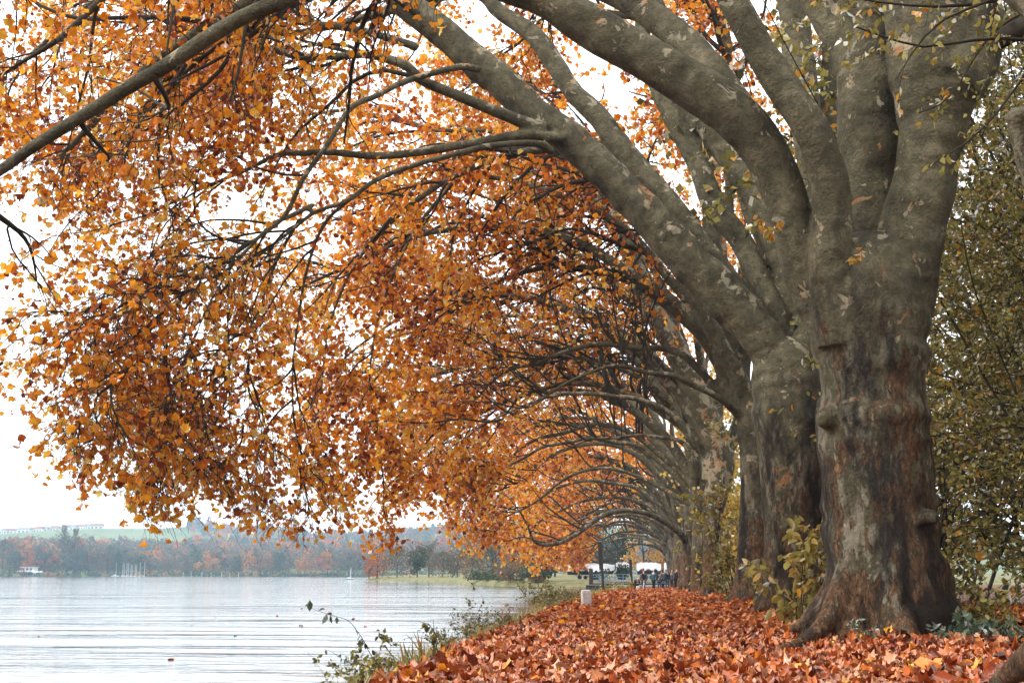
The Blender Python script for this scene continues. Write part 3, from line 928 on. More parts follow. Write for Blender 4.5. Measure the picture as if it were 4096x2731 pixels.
br4 = trace([(1100, 160), (1050, 155), (930, 188), (861, 222), (804, 250), (750, 335), (701, 403), (653, 496), (596, 544), (530, 610)], [30, 27, 26], [20, 18, 17, 16, 16, 15, 14, 13, 12, 9])
br1 = ext(br1, [(-12.0, 29, 7.2), (-12.8, 29, 4.8), (-13.0, 29, 2.8)], [0.04, 0.03, 0.02])
br2 = ext(br2, [(-10.2, 27.3, 5.4), (-10.8, 27.6, 3.4), (-11.1, 28, 2.0)], [0.035, 0.028, 0.02])
br4 = ext(br4, [(-9.0, 27, 5.2), (-9.2, 28, 3.2), (-9.3, 28.5, 1.9)], [0.035, 0.028, 0.02])
br6 = trace([(810, 452), (745, 515), (705, 620), (684, 740), (672, 860), (676, 980), (690, 1080)], [29, 31], [12, 11, 10, 9, 8, 6, 4])
br7 = trace([(690, 500), (640, 590), (600, 700), (575, 820), (560, 950), (565, 1060)], [28, 30], [11, 10, 8, 7, 6, 4])
br8 = trace([(720, 470), (670, 495), (624, 517), (567, 574), (519, 622), (462, 653), (396, 688), (317, 693), (237, 700), (167, 730), (88, 781), (5, 833)], [28, 25, 21.5], [14, 13, 12, 11, 10, 9, 8, 7, 6, 5, 4, 3])
br9 = trace([(396, 688), (369, 728), (352, 781), (338, 833), (290, 850), (240, 900), (190, 960)], [24, 22.5], [8, 7, 6, 5, 4, 3, 2])
br10 = trace([(600, 700), (560, 780), (520, 850), (475, 904), (396, 974), (325, 1000), (250, 1010), (150, 1030), (90, 1020)], [28, 24, 22.5], [9, 8, 7, 6, 5, 4, 4, 3, 2])
br11 = trace([(520, 630), (470, 720), (430, 830), (400, 950), (380, 1060), (345, 1130), (330, 1180)], [27, 24], [9, 8, 7, 6, 5, 4, 3])
br5 = trace([(960, 110), (900, 90), (804, 66), (725, 56), (650, 42), (596, 50), (544, 70), (480, 110)], [30, 28], [22, 20, 19, 18, 16, 16, 12, 9])
env2 = make_env(-0.8, 0.5, 5.5, 8.4, 1.3)
plane_tree(Y2, X2, trunk2, [(*L2a, 0.5, 0.9, LEFT), (*L2b, 0.5, 0.8, LEFT), (*L2c, 0.55, 0.5, (-0.2, 0, 0.1)), (*L2d, 0.6, 0.5, (0, 0, 0.1)), (*L2e, 0.5, 0.8, (0, 0, 0)), (*L2f, 0.45, 0.7, (0.1, 0, 0)),
           (*br1, 0.35, 1.1, LEFT, 0.6), (*br2, 0.4, 1.2, LEFT, 0.6), (*br3, 0.35, 1.0, LEFT, 0.7), (*br4, 0.35, 1.1, LEFT, 0.6), (*br5, 0.35, 0.8, LEFT), (*br6, 0.1, 0.6, LEFT, 0.4), (*br7, 0.1, 0.6, LEFT, 0.4), (*br8, 0.15, 1.1, LEFT, 0.38), (*br9, 0.1, 0.6, LEFT, 0.3), (*br10, 0.1, 0.6, LEFT, 0.35), (*br11, 0.1, 0.8, LEFT, 0.35)],
           'second plane tree from the front, its longest limb sweeping up left across the sky', env2, 22, voxel=0.05, n2=12, n3=11, n4=5, leaf_n=5, rcut=1.25, lod=3, lsize=0.145,
           l2=(4.5, 9.5), branch_parts=True, knobs=6, sides=24, tstep=0.09, flare=0.8, droop=1.2)

# --- third tree, half hidden behind the second
Y3 = 44.0
tb = Q(1726, 1375, Y3); X3 = float(tb[0]); z3 = float(land_z(X3, Y3))
trunk3 = ([np.array([X3, Y3, z3 - 0.5]), np.array([X3, Y3, z3 + 0.3])] + [Q(x, y, Y3) for x, y in ((1730, 1250), (1733, 1130), (1732, 1030), (1728, 960), (1722, 920))],
          [qm(a, Y3) / 2 for a in (92, 84, 72, 66, 68, 72, 70)])
L3a = ext(trace([(1722, 960), (1700, 900), (1672, 860), (1662, 760), (1645, 640), (1630, 480), (1618, 330), (1605, 160), (1600, 40)], [44, 46], [56, 56, 56, 54, 46, 40, 34, 28, 24]), [(0.5, 47, 24)], [0.1])
L3b = ext(trace([(1735, 960), (1765, 880), (1800, 800), (1790, 660), (1760, 560), (1720, 470), (1690, 360), (1670, 200), (1660, 60)], [44, 45], [50, 48, 48, 46, 44, 40, 34, 30, 26]), [(2, 46, 24)], [0.1])
L3c = trace([(1722, 950), (1700, 880), (1660, 800), (1600, 690), (1540, 560), (1480, 450), (1400, 370), (1300, 340), (1200, 350), (1100, 380), (1000, 430), (900, 500)], [44, 42, 41], [40, 40, 40, 38, 35, 32, 28, 25, 22, 18, 15, 10])
L3e = trace([(1000, 430), (900, 510), (820, 600), (765, 720), (742, 850), (740, 980), (760, 1100)], [41, 43], [14, 12, 10, 9, 7, 6, 4])
L3f = trace([(1040, 420), (960, 520), (900, 640), (860, 770), (850, 900), (870, 1050)], [42, 44], [13, 11, 9, 8, 6, 4])
L3d = trace([(1700, 900), (1650, 780), (1600, 650), (1550, 540), (1500, 440), (1440, 330), (1360, 240), (1260, 190), (1140, 180)], [45, 47], [36, 34, 34, 31, 28, 24, 20, 15, 10])
env3 = make_env(-0.8, 0.5, 5.5, 8.8, 1.0)
def generic_limbs(Y, X, zf, rng, thin=1.3, reach=1.0):
    T = [([(0, 0), (-1.3, 1.7), (-3.2, 3.0), (-5.8, 3.6), (-8.4, 3.0), (-10.4, 1.8), (-11.8, 0.4)], 0.2),
         ([(0, 0), (-1.4, 2.6), (-3.8, 5.0), (-7.0, 6.6), (-10.5, 6.6), (-13.4, 5.2)], 0.24),
         ([(0, 0), (-0.9, 3.3), (-2.7, 6.6), (-5.6, 9.2), (-9.4, 10.8), (-12.5, 10.8)], 0.23),
         ([(0, 0), (-0.1, 4.0), (-0.8, 8.4), (-2.2, 12.6)], 0.22),
         ([(0, 0), (0.9, 3.8), (1.8, 8.0), (2.6, 12.5)], 0.2),
         ([(0, -0.8), (-1.9, 0.7), (-4.2, 1.2), (-6.6, 0.5), (-8.2, -0.4), (-9.4, -1.0)], 0.13),
         ([(0, 0), (-1.2, 2.1), (-3.2, 4.2), (-6.2, 5.3), (-9.2, 5.0), (-12.0, 3.6)], 0.18),
         ([(0, 0), (-1.0, 2.9), (-3.2, 6.0), (-6.2, 8.0), (-9.8, 8.9), (-13.0, 8.2)], 0.2),
         ([(0, -0.4), (-1.7, 1.6), (-4.0, 2.5), (-6.8, 2.4), (-9.2, 1.4), (-11, 0.0)], 0.15),
         ([(0, 0), (-0.7, 3.8), (-1.9, 7.6), (-4.2, 11.0), (-7.4, 13.2)], 0.2)]
    out = []
    for i, (t, r0) in enumerate(T):
        dy = rng.uniform(-3.5, 3.5) if i not in (3, 4) else rng.uniform(-1, 1)
        s = rng.uniform(0.85, 1.18) * reach
        t = catmull(np.array([(a_, 0, b_) for a_, b_ in t]), 11)[:, [0, 2]]
        n = len(t)
        j = 0.15
        wob = np.cumsum(rng.normal(0, j, (n, 3)), 0); wob -= np.linspace(0, 1, n)[:, None] * wob[-1] * 0.5
        wob[0] = 0
        P = [np.array([X + x * s, Y + dy * (k / (n - 1)) ** 0.9, zf + z * s]) + wob[k] * (1, 1, 0.8) for k, (x, z) in enumerate(t)]
        P.insert(0, np.array([X, Y, zf - 1.2]))
        r = list(np.linspace(r0, r0 * 0.25, n + 1) * thin * rng.uniform(0.8, 1.15))
        up = i in (3, 4)
        out.append((P, r, 0.3 if not up else 0.5, 1.0 if not up else 0.6, LEFT if not up else (0, 0, 0)))
    return out
g3 = generic_limbs(Y3, X3, float(Q(1722, 930, Y3)[2]), np.random.default_rng(31))
plane_tree(Y3, X3, trunk3, [(*L3a, 0.5, 0.5, (0, 0, 0)), (*L3b, 0.5, 0.5, (0, 0, 0)), (*L3c, 0.4, 1.1, LEFT), (*L3d, 0.4, 1.0, LEFT), (*L3e, 0.1, 0.9, LEFT, 0.5), (*L3f, 0.1, 0.8, LEFT, 0.5), *g3[1:]],
           'third plane tree, slimmer trunk partly hidden behind the second one', env3, 33, voxel=0.07, n2=12, n3=10, n4=4, leaf_n=5, rcut=1.2, pmin=0.2, lod=2, lsize=0.18, l2=(3.5, 7.5),
           branch_parts=True, knobs=4, sides=18, flare=0.7, tstep=0.12)

# --- fourth, the leaning pale-speckled limb
Y4 = 58.0
tb = Q(1635, 1372, Y4); X4 = float(tb[0]); z4 = float(land_z(X4, Y4))
trunk4 = ([np.array([X4, Y4, z4 - 0.5]), np.array([X4, Y4, z4 + 0.3])] + [Q(x, y, Y4) for x, y in ((1634, 1290), (1637, 1200), (1646, 1130), (1658, 1070), (1652, 1020))],
          [qm(a, Y4) / 2 for a in (54, 50, 40, 42, 54, 60, 58)])
L4a = ext(trace([(1660, 1080), (1645, 1013), (1621, 951), (1583, 870), (1545, 789), (1502, 717), (1469, 632), (1440, 562), (1395, 490), (1338, 414), (1280, 370), (1200, 345)], [58, 56], [58, 58, 58, 58, 56, 54, 52, 48, 44, 38, 30, 24]), [(-13, 55, 22)], [0.1])
L4b = trace([(1655, 1060), (1700, 960), (1690, 850), (1670, 700), (1655, 560), (1645, 400), (1640, 250)], [58.5, 60], [34, 34, 34, 32, 28, 24, 18])
g4 = generic_limbs(Y4, X4, float(Q(1650, 1040, Y4)[2]), np.random.default_rng(41))
env4 = make_env(-0.8, 0.3, 5.8, 10.3, 0.9)
plane_tree(Y4, X4, trunk4, [(*L4a, 0.4, 1.0, LEFT), (*L4b, 0.4, 0.5, (0, 0, 0)), *g4],
           'fourth plane tree, knotty bent trunk with a pale speckled limb leaning left', env4, 44, voxel=0.08, n2=12, n3=9, n4=4, leaf_n=5, rcut=1.15, pmin=0.22, lod=2, lsize=0.2, l2=(3.5, 7),
           branch_parts=True, knobs=3, sides=14, flare=0.6, tstep=0.16, bark=M_BARKPALE)

# --- fifth: the long level limb
Y5 = 72.0
tb = Q(1603, 1365, Y5); X5 = float(tb[0]); z5 = float(land_z(X5, Y5))
trunk5 = ([np.array([X5, Y5, z5 - 0.5]), np.array([X5, Y5, z5 + 0.3])] + [Q(x, y, Y5) for x, y in ((1604, 1290), (1607, 1210), (1612, 1140), (1616, 1090))],
          [qm(a, Y5) / 2 for a in (40, 36, 30, 32, 32, 30)])
L5a = trace([(1616, 1120), (1614, 1060), (1612, 1027), (1593, 975), (1559, 937), (1517, 894), (1474, 837), (1426, 784), (1378, 746), (1320, 712), (1200, 680), (1100, 645), (1010, 632), (900, 640), (810, 622), (730, 605)], [72, 70],
            [30, 28, 28, 28, 28, 28, 27, 27, 26, 26, 25, 24, 22, 18, 14, 10])
g5 = generic_limbs(Y5, X5, float(Q(1612, 1130, Y5)[2]), np.random.default_rng(51), reach=1.05)
env5 = make_env(-1.0, 0.3, 6.0, 10.5, 0.8)
plane_tree(Y5, X5, trunk5, [(*L5a, 0.35, 1.4, LEFT), *g5], 'fifth plane tree, one long dark limb running level to the left', env5, 55, n2=9, n3=8, n4=4, leaf_n=4, rcut=1.1, pmin=0.25, lod=1, lsize=0.24, l2=(3.5, 7), flare=0.5, sides=12)

# --- sixth: limb that rises and droops
Y6 = 90.0
tb = Q(1577, 1362, Y6); X6 = float(tb[0]); z6 = float(land_z(X6, Y6))
trunk6 = ([np.array([X6, Y6, z6 - 0.5]), np.array([X6, Y6, z6 + 0.3])] + [Q(x, y, Y6) for x, y in ((1577, 1290), (1578, 1220), (1582, 1160))],
          [qm(a, Y6) / 2 for a in (36, 32, 28, 30, 30)])
L6a = trace([(1582, 1180), (1583, 1137), (1569, 1098), (1540, 1051), (1497, 994), (1450, 927), (1400, 885), (1340, 835), (1290, 815), (1230, 808), (1150, 818), (1060, 838), (975, 862), (900, 852), (860, 850), (780, 866)], [90, 86],
            [28, 26, 26, 26, 26, 26, 25, 25, 24, 24, 22, 20, 17, 12, 10, 7])
L6b = trace([(1578, 1250), (1560, 1222), (1530, 1200), (1490, 1180), (1440, 1172), (1400, 1178), (1370, 1192), (1340, 1215), (1310, 1235), (1280, 1248), (1245, 1250), (1225, 1240), (1215, 1215)], [90, 80],
            [16, 15, 14, 13, 12, 12, 11, 11, 10, 9, 8, 7, 5])
g6 = generic_limbs(Y6, X6, float(Q(1580, 1160, Y6)[2]), np.random.default_rng(61))
env6 = make_env(-1.0, 0.3, 6.0, 10.0, 0.7)
plane_tree(Y6, X6, trunk6, [(*L6a, 0.35, 1.4, LEFT), (*L6b, 0.5, 0.5, LEFT), *g6[:5], g6[6]], 'sixth plane tree, a low hooked limb dipping toward the water', env6, 66, n2=9, n3=8, n4=4, leaf_n=4, rcut=1.1, pmin=0.25, lod=1, lsize=0.26, l2=(3.5, 7), flare=0.4, sides=10)

FARL = ['plane tree just in front of the group of people, slim trunk', 'plane tree beside the people at the far end of the path',
        'plane tree just behind the people at the far end', 'very distant plane tree by the boat yard fence', 'most distant plane tree of the row, small in the arch']
for k, (Yk, qx) in enumerate(((106, 1561), (122, 1552), (138, 1545), (155, 1540), (172, 1537))):
    rg = np.random.default_rng(700 + k)
    tb = Q(qx, 1350, Yk); Xk = float(tb[0]); zk = float(land_z(Xk, Yk))
    zf = zk + rg.uniform(4.4, 5.4)
    tr_ = ([np.array([Xk, Yk, zk - 0.4]), np.array([Xk, Yk, zk + 0.3]), np.array([Xk + 0.1, Yk, zk + 2.2]), np.array([Xk, Yk, zf])], [0.6, 0.55, 0.46, 0.5])
    gl = generic_limbs(Yk, Xk, zf, rg)
    plane_tree(Yk, Xk, tr_, gl, FARL[k], make_env(-1.2, 0.2, 6.0, 7.5, 0.7), 800 + k, n2=9, n3=7, n4=3, leaf_n=4, lod=1, lsize=0.32 + 0.03 * k, l2=(3.5, 7), flare=0.4, sides=8)

# --- the tree the picture is taken beside: only its root, a limb stub and one long limb reach into view
Y0 = 8.2
X0 = 3.75; z0 = float(land_z(X0, Y0))
trunk0 = ([np.array([X0, Y0, z0 - 0.5]), np.array([X0, Y0, z0 + 0.3]), np.array([X0 + 0.1, Y0, 2.2]), np.array([X0, Y0, 4.4])], [0.95, 0.86, 0.75, 0.85])
lg = trace([(760, -60), (665, -5), (564, 38), (483, 84), (387, 148), (302, 196), (226, 244), (161, 284), (73, 340), (0, 392), (-70, 430)], [12.0, 12.3], [44, 44, 42, 42, 40, 38, 36, 34, 31, 29, 26])
lg = ([np.array([X0, Y0, 3.6]), np.array([X0 - 1.0, Y0 + 1.0, 5.6]), np.array([0.8, 10.6, 6.9]), np.array([-1.4, 11.6, 7.1])] + list(lg[0]), [0.36, 0.3, 0.2, 0.15] + list(lg[1]))
stub = trace([(2425, 520), (2390, 420), (2352, 300), (2335, 250)], [8.2, 8.0], [70, 74, 66, 56])
stub = ([np.array([X0 - 0.1, Y0, 3.0])] + list(stub[0]), [0.2] + list(stub[1]))
rt = [trace([(2440, 1470), (2390, 1500), (2345, 1532), (2305, 1556), (2270, 1580)], [8.4, 9.3], [110, 90, 62, 42, 20])]
lgb = ([np.array([X0, Y0, 3.6]), np.array([X0 - 1.2, Y0 + 1, 8]), np.array([-1, 9.6, 11]), np.array([-5, 11, 12.2]), np.array([-9, 12.5, 11.5])], [0.36, 0.26, 0.2, 0.14, 0.08])
env0 = make_env(-1.0, 1.0, 6.6, 7.2, 3.6, ymin=12.5)
plane_tree(Y0, X0, trunk0, [(*lg, 0.6, 0.35, (-0.3, 0.5, 0)), (*lgb, 0.5, 0.6, (-0.2, 0.6, 0)), (*stub, 0.98, 0.05, (0.8, 0, 0.5))],
           'plane tree at the frame edge, one thick bare limb crossing the upper left corner', env0, 9, voxel=0.035, n2=12, n3=6, n4=4, leaf_n=3, lod=3, lsize=0.15, l2=(2.5, 5),
           branch_parts=True, leaf_parts=60, flare=0.8, sides=20, extra=rt, tstep=0.08)
# unseen trees added behind the camera, continuing the row, to shade the trunks
for k, (Yk, Xk) in enumerate(((-5.5, 3.8), (-19.0, 3.7), (-33.0, 3.7))):
    rg = np.random.default_rng(950 + k)
    zk = float(land_z(Xk, Yk)); zf = zk + 5
    tr_ = ([np.array([Xk, Yk, zk - 0.4]), np.array([Xk, Yk, zk + 0.3]), np.array([Xk + 0.1, Yk, zk + 2.5]), np.array([Xk, Yk, zf])], [0.95, 0.85, 0.75, 0.8])
    plane_tree(Yk, Xk, tr_, generic_limbs(Yk, Xk, zf, rg, 1.5), ['plane tree just behind the photographer, continuing the row', 'second plane tree behind the photographer', 'third plane tree behind the photographer'][k],
               make_env(-1.0, 0.5, 6.2, 8.0, 1.0), 960 + k, n2=9, n3=7, n4=3, leaf_n=4, lod=1, lsize=0.3, l2=(3.5, 7), flare=0.4, sides=10)
print('TREES', TREES)
# ---------------------------------------------------------------- shrubs and undergrowth
def shrub(name, X, Y, h, spread, stems, n2, n3, n4, lsize, lod, mat, label, group, seed, cat='shrub', lean=(0, 0), tint=(0.45, 0.22), leafn=(4, 4), droop=0.03, zoff=0.0, thick=0.02, hang=0.4, cull=0.3, base_leaf=0.05, env=None, flat=None, xmin=None):
    rng = np.random.default_rng(seed)
    z = float(land_z(X, Y)) + zoff
    loc = np.array([X, Y, z])
    root = empty(name, loc, 0, label, cat, group)
    S = loc + np.stack([rng.normal(0, spread * 0.14, stems), rng.normal(0, spread * 0.14, stems), np.full(stems, -0.12)], 1)
    a = rng.random(stems) * 2 * PI
    sp = spread / max(h, 0.1)
    D = np.stack([np.cos(a) * sp * 0.6 + lean[0], np.sin(a) * sp * 0.6 + lean[1], np.ones(stems)], 1)
    K = 12
    P = grow(S, D, rng.uniform(0.75, 1.08, stems) * h, K, rng, 0.09, droop * 0.3, env)
    Pr = rng.uniform(0.7, 1.2, (stems, 1)) * thick * np.linspace(1, 0.25, K)[None]
    V, F = tubes(P, Pr, 5)
    geo = [(V, F)]
    lv = [(P, Pr)]
    last = (P, Pr)
    for n, ln, K_ in ((n2, 0.34 * h, 9), (n3, 0.15 * h, 6)):
        if not n: continue
        S, D, pr, t, _ = spawn(last[0], last[1], n, base_leaf, 1.0, (0.4, 1.1), rng, np.array([0, 0, -droop * 2]))
        P = grow(S, D, rng.uniform(0.6, 1.2, len(S)) * ln * (1.1 - 0.5 * t), K_, rng, 0.15, droop, env)
        Pr = np.clip(pr * 0.55, 0.002, 1)[:, None] * np.linspace(1, 0.4, K_)[None]
        ok, _ = in_view(P[:, K_ // 2], 0.4)
        if xmin is not None: ok &= P[:, K_ - 1, 0] > xmin * P[:, K_ - 1, 1]
        if ok.any():
            geo.append(tubes(P[ok], Pr[ok], 3))
        last = (P, Pr)
    V, F = merge(geo)
    link('stem', mesh_np('stem', V - loc, F, M_TWIG), root)
    S, D, _, _, _ = spawn(last[0], last[1], n4, 0.05, 1.0, (0.5, 1.3), rng)
    S = S + D * rng.uniform(0.01, 0.04, (len(S), 1))
    ok, zz = in_view(S, cull)
    keep = ok | (rng.random(len(S)) < 0.3)
    if xmin is not None: keep &= S[:, 0] > xmin * S[:, 1]
    S = S[keep]; okk = ok[keep]
    sz = rng.uniform(0.7, 1.3, len(S)) * lsize * np.where(okk, 1, 1.7)
    tt = np.clip(rng.normal(tint[0], tint[1], len(S)), 0, 1)
    me = leaf_cloud('foliage', S, sz, tt, rng, lod, mat, hang, flat, 0.3, loc)
    tag(link('foliage', me, root), kind='stuff')
    return root

GH = 'tall green-yellow shrubs behind the row of trunks'
shrub('hornbeam', 8.3, 23.5, 15, 3.6, 12, 26, 10, 13, 0.11, 4, M_GREEN, 'tall olive-green hornbeam filling the right edge behind the big trunk', GH, 201, 'hornbeam', (-0.02, 0), (0.62, 0.22), droop=0.05, thick=0.05, xmin=0.205)
shrub('hornbeam', 10.0, 27.0, 17, 4.2, 12, 24, 10, 12, 0.14, 4, M_GREEN, 'taller hornbeam standing behind the one at the right edge', GH, 202, 'hornbeam', (0, 0), (0.6, 0.25), droop=0.05, thick=0.06)
shrub('hornbeam', 12.5, 36.0, 19, 7.5, 14, 20, 10, 11, 0.24, 1, M_GREEN, 'wide background hornbeam closing the gaps at the right edge', GH, 204, 'hornbeam', (0, 0), (0.5, 0.22), droop=0.05, thick=0.08)
shrub('hornbeam', 6.9, 20.5, 8, 2.2, 8, 16, 8, 10, 0.08, 4, M_GREEN, 'lower hornbeam bush close beside the big trunk at the right', GH, 203, 'hornbeam', (0.05, 0), (0.5, 0.22), droop=0.05, thick=0.03, xmin=0.205)
shrub('shrub', 9.0, 26.0, 3.6, 4.5, 16, 12, 8, 10, 0.11, 4, M_GREEN, 'dense low thicket filling the foot of the right edge', GH, 205, tint=(0.45, 0.25), droop=0.05, thick=0.03, xmin=0.2)
rg = np.random.default_rng(77)
names_ = ['olive shrub seen between the first and second trunks', 'dense shrub behind the second trunk', 'yellow-green shrub right of the third trunk', 'shrub in the gap between third and fourth trunks',
          'tall shrub behind the fourth trunk', 'golden-leaved shrub behind the fourth tree', 'golden shrub behind the fifth tree', 'yellow shrub behind the sixth tree', 'shrub behind the far trunks near the people', 'last shrub of the undergrowth behind the people']
for k, (X, Y, h) in enumerate(((7.4, 33, 7.5), (8.0, 39, 8.5), (7.6, 46, 8), (7.6, 53, 9), (7.6, 61, 10), (7.2, 70, 12), (7.4, 80, 12), (7.2, 92, 12), (7.0, 106, 10), (6.8, 122, 9))):
    shrub('shrub', X, Y, h, 3.4, 7, 12, 7, 8, 0.12 + 0.0018 * Y, 1 if k > 3 else 4, M_YELLOW if k in (5, 6, 7) else M_GREEN, names_[k], GH, 210 + k, tint=(0.6, 0.22), droop=0.05, thick=0.05)

for k, (X, Y) in enumerate(((8.5, 15), (9.0, 7), (8.5, -2), (9, -12), (9, -24))):  # out-of-view hedge added to block light from the right and behind
    shrub('hornbeam', X, Y, 10, 5, 9, 14, 7, 7, 0.2, 1, M_GREEN, ['hornbeam outside the right edge of the view', 'hornbeam to the right of the photographer', 'hornbeam behind the photographer on the right', 'second hornbeam behind the photographer', 'third hornbeam behind the photographer'][k], GH, 270 + k, 'hornbeam', tint=(0.55, 0.24), droop=0.05, thick=0.06, xmin=0.31 if Y > 0 else None)

# saplings and weeds at the feet of the trunks
a = Q(1838, 1420, 21.5)
shrub('sapling', a[0], 21.5, 1.75, 0.9, 7, 6, 0, 12, 0.17, 4, M_GREEN, 'pale yellow-leaved sapling leaning against the left of the big trunk', None, 231, 'sapling', (-0.05, 0), (0.82, 0.12), thick=0.012, hang=0.8)
a = Q(1880, 1420, 22)
shrub('sapling', a[0], 22.0, 0.75, 0.6, 6, 5, 0, 9, 0.1, 4, M_GREEN, 'low grey-green undergrowth at the left foot of the big trunk', None, 232, 'undergrowth', (0, 0), (0.5, 0.2), thick=0.008)
a = Q(1683, 1380, 50)
shrub('climber', a[0], 47.5, 4.6, 1.1, 9, 10, 0, 18, 0.2, 4, M_GREEN, 'tall leafy shrub growing up between the third and fourth trunks', None, 233, 'shrub', (0, 0), (0.7, 0.16), thick=0.02, hang=0.8, droop=0.02)
a = Q(1690, 1385, 46)
shrub('undergrowth', a[0], 46, 1.0, 1.0, 8, 6, 0, 10, 0.13, 4, M_GREEN, 'green weeds at the foot of the third trunk', None, 234, 'undergrowth', tint=(0.45, 0.2), thick=0.008)
a = Q(1765, 1400, 34)
shrub('undergrowth', a[0], 32.8, 1.5, 0.9, 9, 6, 0, 12, 0.16, 4, M_GREEN, 'yellow-green weeds between the second and third trunks', None, 235, 'undergrowth', tint=(0.7, 0.2), thick=0.008)
a = Q(1960, 1470, 17.6)
shrub('nettle', a[0], 17.6, 0.55, 0.35, 3, 4, 0, 7, 0.06, 4, M_BLUEG, 'small blue-green weed growing in front of the big trunk', None, 236, 'weed', tint=(0.6, 0.25), thick=0.004)
a = Q(2000, 1470, 17.4)
shrub('nettle', a[0], 17.4, 0.42, 0.3, 3, 5, 0, 7, 0.05, 4, M_BLUEG, 'creeping dark-leaved weed on the root of the big trunk', None, 237, 'weed', tint=(0.45, 0.2), thick=0.004)
for k, (qx, Y, h, lb) in enumerate(((2215, 17.3, 0.5, 'blue-green bramble leaves right of the big trunk'), (2270, 16.8, 0.55, 'bramble with broad blue-green leaves at the right edge'), (2330, 16.0, 0.6, 'bramble patch in the lower right corner beside the litter'), (2300, 19.0, 1.1, 'darker bramble bush behind the patch at the right edge'), (2190, 20.0, 1.0, 'bramble bush just behind the right root of the big trunk'))):
    a = Q(qx, 1450, Y)
    shrub('bramble', a[0], Y, h, 0.7, 8, 5, 0, 7, 0.1, 4, M_BLUEG if k < 3 else M_GREEN, lb, None, 240 + k, 'bramble', tint=(0.5, 0.25), thick=0.005, hang=0.2)

# a beech just outside the frame whose twigs hang into the upper right corner
def hanging_beech():
    rng = np.random.default_rng(260)
    X, Y = 6.3, 13.5
    loc = np.array([X, Y, float(land_z(X, Y))])
    root = empty('beech_tree', loc, 0, 'beech standing outside the right edge, its yellowing twigs hanging across the upper right corner', 'tree')
    P, r, m_ = limb_tube([loc + [0, 0, -.3], loc + [0.1, 0, 3], loc + [0, 0.1, 6], loc + [0.2, 0, 9]], [0.2, 0.17, 0.13, 0.06], rng, 0.3, 10)
    V, F = tubes(P, r, 10, True, m_)
    link('trunk', mesh_np('trunk', V - loc, F, M_BARK, smooth=True), root)
    top = loc + [0.05, 0.05, 4.6]
    br = [trace([(2420, 60), (2352, 92), (2280, 88), (2200, 98), (2120, 108), (2040, 88), (1960, 60)], 13.3, [12, 10, 9, 7, 6, 5, 4]),
          trace([(2430, -40), (2340, -10), (2240, 10), (2130, 15), (2020, 5), (1900, -15)], 13.0, [12, 10, 9, 7, 6, 4]),
          trace([(2430, 150), (2352, 180), (2290, 260), (2230, 320), (2170, 360), (2140, 378)], 13.2, [10, 8, 6, 5, 4, 3]),
          trace([(2420, 60), (2300, 60), (2240, 130), (2200, 200), (2160, 240), (2110, 260)], 13.4, [10, 8, 5, 4, 4, 3]),
          trace([(2430, -60), (2280, 0), (2160, 50), (2090, 130), (2060, 180)], 12.8, [10, 8, 6, 4, 3])]
    B, Br = [], []
    for pts, rad in br:
        pts = [top] + pts; rad = [0.04] + rad
        C = catmull(np.hstack([np.array(pts), np.array(rad)[:, None]]), 20)
        B.append(C[:, :3]); Br.append(np.maximum(C[:, 3], 0.003))
        V, F = tubes(C[None, :, :3], np.maximum(C[None, :, 3], 0.003), 6)
        link('branch', mesh_np('branch', V - loc, F, M_TWIG, smooth=True), root)
    B = np.array(B); Br = np.array(Br)
    S, D, pr, t, _ = spawn(B[:, 6:], Br[:, 6:], np.array([26, 26, 12, 12, 14]), 0, 1, (0.4, 1.1), rng, np.array([-0.2, 0, -0.25]))
    C = grow(S, D, rng.uniform(0.2, 0.6, len(S)), 6, rng, 0.16, 0.08)
    Cr = np.full((len(S), 6), 0.0025)
    V, F = tubes(C, Cr, 3)
    tag(link('twigs', mesh_np('twigs', V - loc, F, M_TWIG), root), kind='stuff')
    S, D, _, _, _ = spawn(C, Cr, 6, 0.2, 1, (0.4, 1.1), rng)
    ok, zz = in_view(S, 0.02)
    idx = np.where(ok)[0]
    M = rot_random(len(S), rng, 1.2)
    sz = rng.uniform(0.07, 0.115, len(S))
    tt = np.clip(rng.normal(0.72, 0.2, len(S)), 0, 1)
    pool = [leaf_cloud('leaf', np.zeros((1, 3)), np.ones(1), np.array([v]), rng, 4, M_GREEN, 0, None, 0.3, rots=np.eye(3)[None]) for v in (0.4, 0.55, 0.65, 0.75, 0.82, 0.9, 0.98)]
    pick = idx[np.argsort(zz[idx])[:260]]
    for k in pick:
        lo = link('leaf', pool[int(rng.integers(0, 7))], root)
        mm = np.eye(4); mm[:3, :3] = M[k] * sz[k]; mm[:3, 3] = S[k] - loc
        lo.matrix_local = Matrix(mm.tolist())
    m_ = np.ones(len(S), bool); m_[pick] = False
    me = leaf_cloud('foliage', S[m_], sz[m_], tt[m_], rng, 4, M_GREEN, 1.2, None, 0.3, loc)
    tag(link('foliage', me, root), kind='stuff')
hanging_beech()

